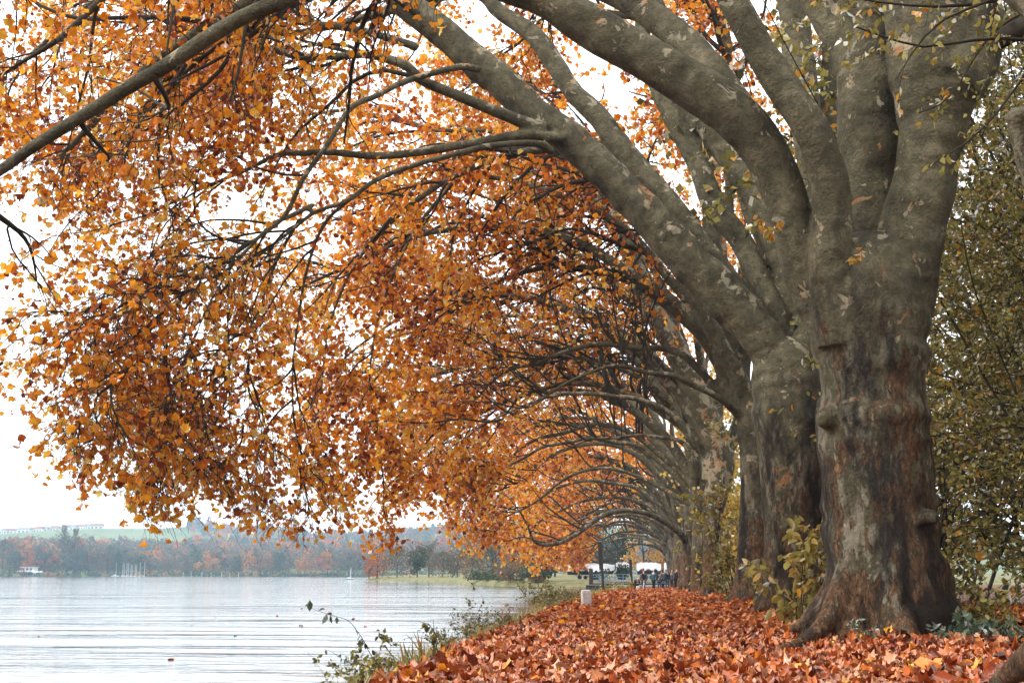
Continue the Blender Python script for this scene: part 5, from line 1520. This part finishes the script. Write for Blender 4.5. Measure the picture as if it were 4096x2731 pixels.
HL = [(4, 1590, 9, 'small pale house at the far left of the ridge'), (14, 1585, 12, 'house with red-brown roof at the left of the ridge'), (28, 1600, 10, 'dim house half hidden by ridge trees at left'), (50, 1580, 16, 'long pale house on the ridge left of centre of the meadow'), (63, 1590, 14, 'wide dark-roofed house on the ridge'),
      (84, 1585, 12, 'greyish house on the ridge above the meadow'), (93, 1590, 14, 'house with long roof above the meadow'), (120, 1595, 11, 'house just left of the tall thin mast'), (146, 1600, 13, 'white house right of the tall thin mast'), (160, 1600, 12, 'second white house right of the mast'),
      (174, 1605, 12, 'house with brown roof in the middle of the row'), (186, 1600, 11, 'bright white gabled house in the row'), (201, 1600, 12, 'white house toward the right end of the row'), (217, 1600, 16, 'last broad white house at the right end of the ridge row')]
for k, (qx, Y, wd, lb) in enumerate(HL):
    p = Q(qx, 1316, Y)
    house(p[0], Y, float(hill_z(p[0], Y)) - 0.5, wd, 8, 4.6, M_ROOFR if k % 3 else M_ROOFG, lb, k, None, False, 0.2 * math.sin(k * 2.1), GHs, 3, 1)
for k, (qx, Y, wd, wl, lb) in enumerate(((10, 1150, 14, M_WALLW, 'white flat-roofed block at the left edge above the trees'), (47, 1150, 34, M_WALLW, 'long white flat-roofed apartment block above the shore trees'), (84, 1160, 20, M_WALLW, 'white stepped block right of the long one'), (138, 1160, 24, M_WALLB, 'brown flat-roofed block above the shore trees'),
                                     (288, 1150, 16, M_WALLW, 'small white building in the woods'), (330, 1150, 18, M_WALLW, 'pale building in the middle of the hillside woods'))):
    p = Q(qx, 1316, Y); z = float(Q(qx, 1251 + (4 if k > 3 else 0), Y)[2])
    house(p[0], Y, z - 1, wd, 9, 5.6, M_ROOFG, lb, 40 + k, wl, True, 0.0, 'flat-roofed blocks on the hillside', 6, 2)
# clubhouse
Yc = float(far_shore(Q(60, 1316, 680)[0])) + 3
p = Q(60, 1316, Yc)
cz = float(hill_z(p[0], Yc))
ch = empty('clubhouse', (p[0], Yc, cz), 0, 'small white flat-roofed clubhouse with a red awning at the far waterline', 'building')
MB().box((0, 3, 1.1), (8.2, 6, 2.6)).build('lower_wall', M_WALLW, ch)
MB().box((0.6, 3, 3.5), (6.8, 5, 2.2)).build('upper_wall', M_WALLW, ch)
MB().box((0.6, 2.6, 4.75), (8.2, 7, 0.3)).build('roof', M_WHITE, ch)
for x in (-2.0, 0.2, 2.4):
    link('window', MB().box((x, 0.45, 3.5), (1.3, 0.1, 1.2)).mesh('window', M_GLASS), ch)
for x in (-3, -1.4, 0.2, 1.8, 3.3):
    link('window', MB().box((x, -0.05, 1.2), (1.1, 0.1, 1.5)).mesh('window', M_GLASS), ch)
MB().box((-2.2, -0.7, 3.0), (2.6, 1.5, 0.35)).build('awning', M_RED, ch)
MB().box((0, -1.6, 2.4), (8.6, 0.08, 0.5)).box((0, -0.9, 2.2), (8.6, 1.5, 0.12)).build('terrace_rail', M_WHITE, ch)
p = Q(88, 1316, Yc)
for k in range(3):
    p = Q(80 + k * 8, 1316, Yc)
    t = empty('sunshade', (p[0], Yc - 1, cz), 0, ['white sunshade on the terrace nearest the clubhouse', 'middle white sunshade right of the clubhouse', 'rightmost white sunshade by the far waterline'][k], 'parasol', 'sunshades beside the clubhouse')
    MB().bar((0, 0, 0), (0, 0, 2.4), 0.06).build('pole', M_METAL, t)
    MB().bar((0, 0, 1.9), (0, 0, 2.6), 1.5, 0.05, 8).build('canopy', M_WHITE, t)
# thin masts on the hill
for qx, hgt, lb in ((172, 36, 'tall thin red and white radio mast rising from the ridge'), (291, 26, 'fainter thin radio mast right of the taller one')):
    Y = 1640; p = Q(qx, 1316, Y); z = float(hill_z(p[0], Y))
    t = empty('radio_mast', (p[0], Y, z), 0, lb, 'mast')
    b = MB(); b2 = MB()
    for k in range(10):
        (b if k % 2 else b2).bar((0, 0, k * hgt / 10), (0, 0, (k + 1) * hgt / 10 - 0.01), 0.42, 0.42, 5)
    b.build('white_section', M_WHITE, t); b2.build('red_section', M_RED, t)

# ---------------------------------------------------------------- boats on the far water
def hull_mesh(L_, B, H, mat, name='hull'):
    n, V, F = 11, [], []
    for i in range(n):
        t = i / (n - 1); x = (t - 0.5) * L_
        b = B / 2 * (1 - max(0, (t - 0.45) / 0.55) ** 2.2) * (0.82 + 0.18 * min(1, t / 0.3)) + 0.01
        sh = H * (1 + 0.25 * t * t); k = -H * 0.35 * (1 - max(0, (t - 0.6) / 0.4) ** 2)
        V += [(x, -b, sh), (x, -b * 0.85, 0.05), (x, 0, k), (x, b * 0.85, 0.05), (x, b, sh)]
    for i in range(n - 1):
        for j in range(4):
            a = i * 5 + j
            F.append((a, a + 5, a + 6, a + 1))
        F.append((i * 5, i * 5 + 4, i * 5 + 9, i * 5 + 5))
    F += [(0, 1, 2, 3, 4), tuple((n - 1) * 5 + j for j in (4, 3, 2, 1, 0))]
    return MB().add(V, F).mesh(name, mat, True)
def sailboat(X, Y, L_, mh, label, rz, group=None, lean=0.0):
    t = empty('sailboat', (X, Y, WATER_Z + 0.05), rz, label, 'sailboat', group)
    link('hull', hull_mesh(L_, L_ * 0.32, L_ * 0.09, M_GELCOAT), t)
    MB().box((-0.05 * L_, 0, L_ * 0.13), (L_ * 0.35, L_ * 0.2, L_ * 0.08), 0, 0.8).build('cabin', M_WHITE, t)
    MB().bar((0.08 * L_, 0, 0.1), (0.08 * L_ + lean, 0, mh), 0.11, 0.08, 6).build('mast', M_WHITE, t)
    MB().bar((0.08 * L_, 0, L_ * 0.22), (-0.35 * L_, 0, L_ * 0.2), 0.08, 0.06, 5).build('boom', M_WHITE, t)
    return t
Ys_ = 668
ML = [(265, 6.6, 'leftmost moored sailboat, under a pale cover'), (281.5, 6.7, 'second moored sailboat from the left'), (284.5, 5.9, 'third moored sailboat, close beside the second'), (290.5, 6.4, 'moored sailboat with its mast just left of a gap'), (294, 6.5, 'moored sailboat at the middle of the row'),
      (300, 5.3, 'shorter-masted sailboat right of the middle'), (302.5, 4.9, 'shortest-masted sailboat in the row'), (310, 5.2, 'sailboat before the gap at the right'), (312.5, 5.2, 'sailboat beside the one before the gap'), (321, 6.6, 'second moored sailboat from the right'), (331, 6.7, 'rightmost moored sailboat by the pale willow')]
for k, (qx, mh, lb) in enumerate(ML):
    p = Q(qx, 1316, Ys_ - (k % 3) * 3)
    sailboat(p[0], Ys_ - (k % 3) * 3, 2.5 if k else 4.5, mh + 0.8, lb, 1.3 + 0.2 * math.sin(k * 3.0) if k else 0.1, 'sailboats moored at the far shore')
p = Q(804, 1316, 345)
sailboat(p[0], 345, 2.6, 3.2, 'lone little sailboat with bare mast off the tip of the near point', 0.4)
for k, qx in enumerate((421, 439, 464, 485, 509, 528, 548)):
    p = Q(qx, 1316, 655)
    t = MB().bar((0, 0, -0.3), (0, 0, 2.0), 0.12, 0.1, 6).bar((0, 0, 1.6), (0, 0, 2.1), 0.2, 0.16, 6).build('mooring_post', M_STONE)
    t.location = (p[0], 655, WATER_Z)
    tag(t, ['leftmost', 'second from left', 'third from left', 'middle', 'third from right', 'second from right', 'rightmost'][k] + ' of the seven pale mooring posts off the far shore', 'post', 'mooring posts off the far shore')

# ---------------------------------------------------------------- boat yard
YY = 172.0
def trailer(parent, L_, mat):
    b = MB()
    for s in (-0.5, 0.5):
        b.box((0, s, 0.42), (L_ * 0.75, 0.08, 0.1))
    for x in (-L_ * 0.28, 0, L_ * 0.25):
        b.box((x, 0, 0.42), (0.08, 1.2, 0.08))
    for x in (-L_ * 0.26, -L_ * 0.2, L_ * 0.12, L_ * 0.2):
        b.bar((x, -0.6, 0.42), (x + 0.02, -0.6, 1.0), 0.04); b.bar((x, 0.6, 0.42), (x + 0.02, 0.6, 1.0), 0.04)
    f = b.build('trailer_frame', mat, parent)
    for x in (-L_ * 0.22, -L_ * 0.1, L_ * 0.08):
        for s in (-0.62, 0.62):
            w_ = MB().bar((x, s - 0.08, 0.26), (x, s + 0.08, 0.26), 0.25, 0.25, 12).build('wheel', M_TYRE, f)
def cover_mesh(L_, B, z0, z1, rng_, sag=0.12, skirt=0.5, name='tarpaulin'):
    n, m = 22, 9
    V, F = [], []
    for i in range(n):
        t = i / (n - 1); x = (t - 0.5) * L_
        e = 1 - 0.5 * max(0, abs(t - 0.45) * 2 - 0.55) ** 1.4
        for j in range(m):
            a = j / (m - 1) * 2 - 1
            y = a * B / 2 * (0.6 + 0.4 * e)
            z = z0 + (z1 - z0) * e * (1 - abs(a) ** 1.8 * 0.55) - sag * math.sin(t * PI * 5) ** 2 * 0.5 + rng_.uniform(-0.02, 0.02)
            if abs(a) > 0.99: z -= skirt * (0.7 + 0.3 * math.sin(t * 23))
            V.append((x, y, z))
    for i in range(n - 1):
        for j in range(m - 1):
            a = i * m + j
            F.append((a, a + 1, a + m + 1, a + m))
    # close the ends down to the deck
    for e_, rows in ((0, 0), (1, (n - 1) * m)):
        k = len(V)
        V.append(((0.5 if e_ else -0.5) * L_, 0, z0 - skirt * 0.6))
        for j in range(m - 1):
            F.append((rows + j, rows + j + 1, k))
    return MB().add(V, F).mesh(name, M_WHITE, True)
rr = random.Random(3)
def covered_boat(q0, q1, Y, zb, zt, label, hull=M_HULLDARK, rz=0.0, B=1.9, mast=False):
    a = Q(q0, 1316, Y)[0]; b = Q(q1, 1316, Y)[0]
    L_ = (b - a)
    t = empty('covered_boat', ((a + b) / 2, Y, zb), rz, label, 'boat', 'boats laid up under white covers in the yard')
    h_ = link('hull', hull_mesh(max(L_ * 0.94, 1.5), B, 0.45, hull), t); h_.location = (0, 0, 0.72)
    c_ = link('tarpaulin', cover_mesh(L_, B + 0.25, 1.15, zt - zb, rr), t)
    trailer(t, max(L_, 2.0), M_GELCOAT)
    if mast:
        MB().bar((0, 0, zt - zb - 0.1), (0.05, 0, zt - zb + 0.7), 0.05).build('mast_stub', M_HULLDARK, t)
    return t
covered_boat(1300, 1412, YY, 0.25, 2.35, 'long boat under a white sheet on a trailer, first from the left in the yard')
covered_boat(1352, 1390, YY - 2.4, 0.2, 2.1, 'shorter covered boat in front of the long one')
covered_boat(1415, 1446, YY + 1, 0.2, 2.5, 'high white-sheeted boat right of the long one', B=2.4)
covered_boat(1462, 1519, YY, 0.25, 2.45, 'white-covered boat with a short mast stub behind the people', mast=True)
covered_boat(1526, 1541, YY - 3, 0.25, 2.4, 'small pale blue-white boat beside the last trunk', hull=M_BLUEMET, B=1.3)

# jetty with blue railing
Yj = 131.0
ja, jb = Q(1358, 1316, Yj)[0], Q(1560, 1316, Yj)[0]
jt = empty('jetty', (ja, Yj, 0), 0, 'low wooden jetty with a blue painted railing crossing to the boat yard', 'jetty')
Lj = jb - ja
npl = 46
pm_ = MB().box((0, 0, 0), (Lj / npl - 0.02, 1.5, 0.06)).mesh('plank', M_PLANK)
for k in range(npl):
    o = link('plank', pm_, jt); o.location = ((k + 0.5) * Lj / npl, 0, 0.02 - 0.004 * (k % 3))
MB().box((Lj / 2, -0.72, -0.1), (Lj, 0.1, 0.2)).box((Lj / 2, 0.72, -0.1), (Lj, 0.1, 0.2)).build('beam', M_WOODPOST, jt)
bm_post = MB().bar((0, 0, -1.2), (0, 0, -0.02), 0.09, 0.09, 6).mesh('pile', M_WOODPOST)
for k in range(8):
    for s in (-0.6, 0.6):
        o = link('pile', bm_post, jt); o.location = (0.4 + k * (Lj - 0.8) / 7, s, 0)
for s in (-0.72, 0.72):
    rb = MB()
    for zz in (0.32, 0.62, 0.92):
        rb.bar((0, s, zz), (Lj, s, zz), 0.03, 0.03, 5)
    rb.build('rail', M_BLUEMET, jt)
rp = MB().bar((0, 0, 0.05), (0, 0, 0.95), 0.035, 0.035, 5).mesh('rail_post', M_BLUEMET)
for k in range(12):
    for s in (-0.72, 0.72):
        o = link('rail_post', rp, jt); o.location = (k * Lj / 11, s, 0)
# low white gangway seen through the rails
t = MB().box((0, 0, 0), (9, 0.9, 0.12)).box((0, -0.4, 0.45), (9, 0.05, 0.06)).box((0, 0.4, 0.45), (9, 0.05, 0.06)).build('gangway', M_GELCOAT)
p = Q(1500, 1316, 126); t.location = (p[0] + 0.5, 126.5, 0.05 - 0.2); tag(t, 'low white gangway in front of the blue railing behind the people', 'gangway')
# floating box and piles at the jetty head
p = Q(1368, 1316, 122)
t = empty('pontoon', (p[0], 122, WATER_Z), 0, 'dark timber pontoon box floating at the head of the jetty', 'pontoon')
MB().box((0, 0, 0.2), (1.75, 1.6, 0.62)).build('box', M_WOODPOST, t, bevel=0.03)
MB().box((0, 0, 0.54), (1.85, 1.7, 0.06)).build('deck', M_PLANK, t)
for k, (qx, tp) in enumerate(((1355.5, 1304.5), (1359, 1306))):
    p = Q(qx, 1316, 123 + k)
    hh = float(Q(qx, tp, 123 + k)[2]) - WATER_Z
    t = MB().bar((0, 0, -0.5), (0, 0, hh), 0.13, 0.12, 8).build('pile', M_WOODPOST); t.location = (p[0], 123 + k, WATER_Z)
    tag(t, ['left dark pile at the head of the jetty', 'right dark pile at the head of the jetty'][k], 'post')
# two tall leaning mooring posts
def tall_post(pts, Y, w_, label):
    a, b = Q(*pts[0], Y), Q(*pts[1], Y)
    d = b - a
    base = a - d * 0.12
    t = empty('mooring_post', base, 0, label, 'post')
    e = d * 1.12
    MB().bar((0, 0, 0), tuple(e), w_, w_ * 0.9, 4).build('post', M_WOODPOST, t, bevel=0.01)
    f = d / np.linalg.norm(d)
    MB().bar(tuple(e * 0.52 + np.array([-w_ * 0.95, -0.02, 0])), tuple(e * 0.985 + np.array([-w_ * 0.95, -0.02, 0])), w_ * 0.75, w_ * 0.75, 4).build('side_timber', M_WOODPOST, t)
    MB().box(tuple(e), (w_ * 1.7, w_ * 1.7, 0.05)).build('cap', M_METAL, t)
tall_post(((1386.5, 1364), (1379, 1243)), 86, 0.125, 'tall dark wooden mooring post leaning left at the water edge')
tall_post(((1452.5, 1357), (1449, 1283.5)), 110, 0.11, 'second grey mooring post, shorter, nearer the people')
# white stone posts
def stone_post(qx, qy0, qy1, wq, Y, label):
    p = Q(qx, qy0, Y); top = Q(qx, qy1, Y)
    h = top[2] - p[2] + 0.12; w_ = qm(wq, Y)
    t = MB()
    for k, (z0_, z1_, s0, s1) in enumerate(((0, h * 0.9, 1.0, 0.98), (h * 0.9, h, 0.98, 0.8))):
        n_ = len(t.v)
        V = [(x * w_ / 2 * s, y * w_ / 2 * s, z) for z, s in ((z0_, s0), (z1_, s1)) for x, y in ((-1, -1), (1, -1), (1, 1), (-1, 1))]
        t.add(V, [(0, 3, 2, 1), (4, 5, 6, 7), (0, 1, 5, 4), (1, 2, 6, 5), (2, 3, 7, 6), (3, 0, 4, 7)])
    o = t.build('stone_post', M_STONE, None, bevel=0.025)
    o.location = (p[0], Y, p[2] - 0.12); o.rotation_euler = (0.02, -0.05, 0.25)
    tag(o, label, 'stone post')
stone_post(1347.5, 1385, 1354, 21, 43, 'white painted stone post standing in leaves at the edge of the bank')
stone_post(1466, 1356, 1345, 7.5, 102, 'small far white stone post beside the crouching person')
# ---------------------------------------------------------------- people
def cloth(name, col):
    return plain(name, col, 0.9, 0.25, 14, 0.15)
SKIN = plain('skin', (0.5, 0.3, 0.22), 0.6, 0.05)
def skin_mesh(name, verts, edges, radii, root, mat, parent, sub=1):
    me = bpy.data.meshes.new(name)
    me.from_pydata([tuple(v) for v in verts], edges, [])
    me.materials.append(mat)
    o = bpy.data.objects.new(name, me); COL.objects.link(o); o.parent = parent
    sk = o.modifiers.new('skin', 'SKIN'); sk.use_smooth_shade = True
    lay = me.skin_vertices[0].data if me.skin_vertices else None
    if lay is None:
        bm = bmesh.new(); bm.from_mesh(me); bm.verts.layers.skin.verify(); bm.to_mesh(me); bm.free()
        lay = me.skin_vertices[0].data
    for i, r in enumerate(radii):
        lay[i].radius = r if hasattr(r, '__len__') else (r, r)
        lay[i].use_root = (i == root)
    s = o.modifiers.new('sub', 'SUBSURF'); s.levels = sub; s.render_levels = sub
    return o
def person(X, Y, h, face, label, coat, legs, hair, hat=None, coat_len=0.0, arms='down', bend=0.0, crouch=False, hairlen=0.0, pack=None, stride=0.0, scarf=None, z=None):
    zb = float(land_z(X, Y)) + 0.03 if z is None else z
    root = empty('person', (X, Y, zb), face, label, 'person')
    k = h / 1.75
    hip = 0.9 if not crouch else 0.5
    lean = bend
    def up(d, dz, x=0.0):      # a point of the upper body, bent forward about the hips
        return np.array([x, -(d + dz * math.sin(lean)), hip + dz * math.cos(lean)]) * k
    V, E, Rr = [], [], []
    def v(p, r): V.append(np.array(p, float)); Rr.append(r * k if not hasattr(r, '__len__') else (r[0] * k, r[1] * k)); return len(V) - 1
    pel = v(up(0, 0), (0.15, 0.11)); bel = v(up(0, 0.2), (0.135, 0.1)); che = v(up(0, 0.42), (0.17, 0.115)); nk = v(up(0.0, 0.56), 0.06); n2_ = v(up(0.02, 0.63), 0.05)
    hd = v(up(0.03, 0.73), (0.075, 0.09)); tp = v(up(0.02, 0.83), (0.06, 0.07))
    E += [(pel, bel), (bel, che), (che, nk), (nk, n2_), (n2_, hd), (hd, tp)]
    leg, arm = [], []
    for s in (-1, 1):
        st = stride * s
        if crouch:
            pts = [((s * 0.09, 0.0, hip - 0.05), 0.09), ((s * 0.14, -0.36, hip + 0.02), 0.065), ((s * 0.12, -0.1, 0.08), 0.045), ((s * 0.12, -0.26, 0.04), 0.04)]
        else:
            pts = [((s * 0.09, 0.0, hip - 0.08), 0.09), ((s * 0.1, -0.03 - st * 0.5, 0.48), 0.062), ((s * 0.11, 0.02 + st * 0.2 - st, 0.09), 0.042), ((s * 0.13, -0.14 - st, 0.035), 0.04)]
        ids = [v(np.array(p) * k, r) for p, r in pts]
        E.append((pel, ids[0])); E += [(ids[i], ids[i + 1]) for i in range(3)]
        leg.append(ids)
        sh = up(0, 0.47, s * 0.2)
        if arms == 'down':
            q = [sh, sh + np.array([s * 0.05, 0.0, -0.28]) * k, sh + np.array([s * 0.04, -0.08, -0.52]) * k, sh + np.array([s * 0.03, -0.11, -0.62]) * k]
        elif arms == 'out' and s > 0:
            q = [sh, sh + np.array([s * 0.12, -0.02, -0.26]) * k, sh + np.array([s * 0.28, -0.05, -0.46]) * k, sh + np.array([s * 0.34, -0.06, -0.54]) * k]
        else:
            q = [sh, sh + np.array([s * 0.05, -0.04, -0.27]) * k, sh + np.array([-s * 0.03, -0.27, -0.24]) * k, sh + np.array([-s * 0.08, -0.34, -0.21]) * k]
        ids = [v(p, r) for p, r in zip(q, (0.062, 0.047, 0.036, 0.034))]
        E.append((che, ids[0])); E += [(ids[i], ids[i + 1]) for i in range(3)]
        arm.append(ids)
    skin_mesh('body', V, E, Rr, 0, SKIN, root)
    # coat: torso and sleeves, a little larger
    def sub(ids, eds, grow_, mat, name, extra=()):
        mp_ = {i: n for n, i in enumerate(ids)}
        vv = [V[i] for i in ids] + [np.array(p) for p, r in extra]
        rr_ = [tuple((a + grow_ * k) for a in (Rr[i] if hasattr(Rr[i], '__len__') else (Rr[i], Rr[i]))) for i in ids] + [r for p, r in extra]
        ee = [(mp_[a], mp_[b]) for a, b in eds]
        for n in range(len(extra)):
            ee.append((0 if n == 0 else len(ids) + n - 1, len(ids) + n))
        return skin_mesh(name, vv, ee, rr_, 0, mat, root)
    ids = [pel, bel, che, nk] + arm[0][:3] + arm[1][:3]
    eds = [(pel, bel), (bel, che), (che, nk), (che, arm[0][0]), (arm[0][0], arm[0][1]), (arm[0][1], arm[0][2]), (che, arm[1][0]), (arm[1][0], arm[1][1]), (arm[1][1], arm[1][2])]
    ex = [(np.array([0, 0, hip - 0.12 - coat_len * 0.4]) * k, (0.2 * k, 0.15 * k))]
    if coat_len > 0.1: ex.append((np.array([0, 0, hip - 0.12 - coat_len]) * k, (0.21 * k, 0.16 * k)))
    if crouch: ex = []
    ck = sub(ids, eds, 0.028, coat, 'jacket', ex)
    ids = [pel, leg[0][0], leg[0][1], leg[0][2], leg[1][0], leg[1][1], leg[1][2]]
    eds = [(pel, leg[0][0]), (leg[0][0], leg[0][1]), (leg[0][1], leg[0][2]), (pel, leg[1][0]), (leg[1][0], leg[1][1]), (leg[1][1], leg[1][2])]
    sub(ids, eds, 0.018, legs, 'trousers')
    for l in leg:
        skin_mesh('shoe', [V[l[2]] * [1, 1, .8], V[l[3]] * [1, 1.05, 1]], [(0, 1)], [0.055 * k, 0.05 * k], 0, M_HULLDARK, root)
    hv = [V[hd] + np.array([0, 0.02, 0.0]) * k, V[tp] + np.array([0, 0.01, 0.01]) * k]
    hr = [0.1 * k, 0.075 * k]
    if hairlen: hv.append(V[n2_] + np.array([0, 0.06, -hairlen]) * k); hr.append(0.075 * k)
    he = [(0, 1)] + ([(0, 2)] if hairlen else [])
    skin_mesh('hair', hv, he, hr, 0, hair, root)
    if hat:
        skin_mesh('hat', [V[hd] + np.array([0, 0.01, 0.06]) * k, V[tp] + np.array([0, 0.0, 0.07]) * k, V[tp] + np.array([0, 0.0, 0.15]) * k], [(0, 1), (1, 2)], [0.11 * k, 0.085 * k, 0.045 * k], 0, hat, root)
    if scarf:
        skin_mesh('scarf', [V[nk] + np.array([0, -0.03, 0]), V[nk] + np.array([0, 0.04, 0.03])], [(0, 1)], [0.1 * k, 0.1 * k], 0, scarf, root)
    if pack:
        c = up(-0.2, 0.3)
        MB().box(tuple(c), (0.3 * k, 0.16 * k, 0.42 * k), 0, 0.85).build('backpack', pack, root, bevel=0.04)
    return root
C_BLACK = cloth('black_cloth', (0.015, 0.016, 0.02)); C_TEAL = cloth('teal_jacket_cloth', (0.03, 0.085, 0.11)); C_GREY = cloth('grey_wool', (0.13, 0.13, 0.13)); C_JEAN = cloth('blue_denim', (0.05, 0.1, 0.16))
C_NAVY = cloth('navy_cloth', (0.02, 0.03, 0.05)); C_RED = cloth('red_knit', (0.3, 0.03, 0.03)); H_WHITE = cloth('white_hair', (0.65, 0.65, 0.64)); H_BROWN = cloth('brown_hair', (0.06, 0.03, 0.018))
H_RED = cloth('auburn_hair', (0.13, 0.05, 0.025)); C_BROWN = cloth('dark_brown_cloth', (0.05, 0.03, 0.025))
m = NM('striped_knit')
p_ = m.n('TexCoord').outputs['Object']
s_ = m.n('SeparateXYZ'); m.l(p_, s_.inputs[0])
st_ = m.math('FRACT', m.math('MULTIPLY', s_.outputs[2], 6.0))
c_ = m.ramp(st_, [(0.0, (0.05, 0.05, 0.055)), (0.35, (0.2, 0.04, 0.04)), (0.55, (0.25, 0.22, 0.21)), (0.75, (0.04, 0.06, 0.06))], 'CONSTANT')
C_STRIPE = m.out(m.bsdf(c_, 0.9, None, 0.1))
def px(qx_full, Y):
    return float(Q(qx_full / 1.7415, 1316, Y)[0])
person(px(2540, 106), 106, 1.62, 0.5, 'white-haired person in black bending down beside the small white post', C_BLACK, C_BROWN, H_WHITE, bend=0.9, crouch=True, arms='front')
person(px(2574, 103), 103, 1.66, PI, 'person in striped knitted jumper, red scarf and bobble hat standing at a tripod', C_STRIPE, C_NAVY, H_BROWN, hat=C_RED, scarf=C_RED, arms='down', pack=C_BLACK)
person(px(2614, 104), 104, 1.64, 2.6, 'white-haired person in teal padded jacket and black trousers', C_TEAL, C_BLACK, H_WHITE, arms='front', stride=0.1)
person(px(2636, 108), 108, 1.56, 2.9, 'auburn-haired person in dark coat and jeans in the middle of the group', C_BLACK, C_JEAN, H_RED, coat_len=0.15, hairlen=0.08)
person(px(2651, 105), 105, 1.6, -2.3, 'dark-haired person in a long grey coat with one arm held out', C_GREY, C_NAVY, H_BROWN, coat_len=0.35, hairlen=0.16, arms='out')
person(px(2668, 108), 108, 1.64, 3.4, 'person in dark jacket with pale shoulders and blue jeans', C_NAVY, C_JEAN, C_BLACK, scarf=M_STONE)
person(px(2686, 112), 112, 1.55, 2.2, 'person in grey at the right of the group near the trunk', C_GREY, C_BROWN, H_WHITE, arms='front')
person(px(2701, 103), 103, 1.6, 1.9, 'person in black coat half hidden by the far trunk', C_BLACK, C_BLACK, C_BLACK, coat_len=0.3, bend=0.15)
# tripod
Xt = px(2575, 101.5); zt = float(land_z(Xt, 101.5))
t = empty('tripod', (Xt, 101.5, zt), 0, 'pale photo tripod standing in front of the person in the bobble hat', 'tripod')
for a_ in (0.3, 2.4, 4.5):
    MB().bar((0, 0, 0.72), (0.27 * math.cos(a_), 0.27 * math.sin(a_), 0.0), 0.022, 0.016, 6).build('leg', M_GELCOAT, t)
MB().bar((0, 0, 0.66), (0, 0, 0.86), 0.03, 0.03, 6).build('centre_column', M_GELCOAT, t)
MB().box((0, 0, 0.92), (0.14, 0.1, 0.1)).bar((0, 0, 0.92), (0, 0.12, 0.92), 0.035, 0.035, 8).build('camera_body', C_BLACK, t)
# ---------------------------------------------------------------- haze
hm = NM('lake_haze')
pv = hm.n('VolumePrincipled')
pv.inputs['Color'].default_value = (0.55, 0.8, 1.0, 1)
pv.inputs['Density'].default_value = 0.0003
pv.inputs['Anisotropy'].default_value = 0.2
hm.l(pv.outputs[0], hm.o.inputs['Volume'])
hz = MB().box((-530, 965, 50), (1980, 2110, 110)).build('haze', hm.m)
tag(hz, 'thin pale blue haze hanging over the lake and hills', kind='stuff')
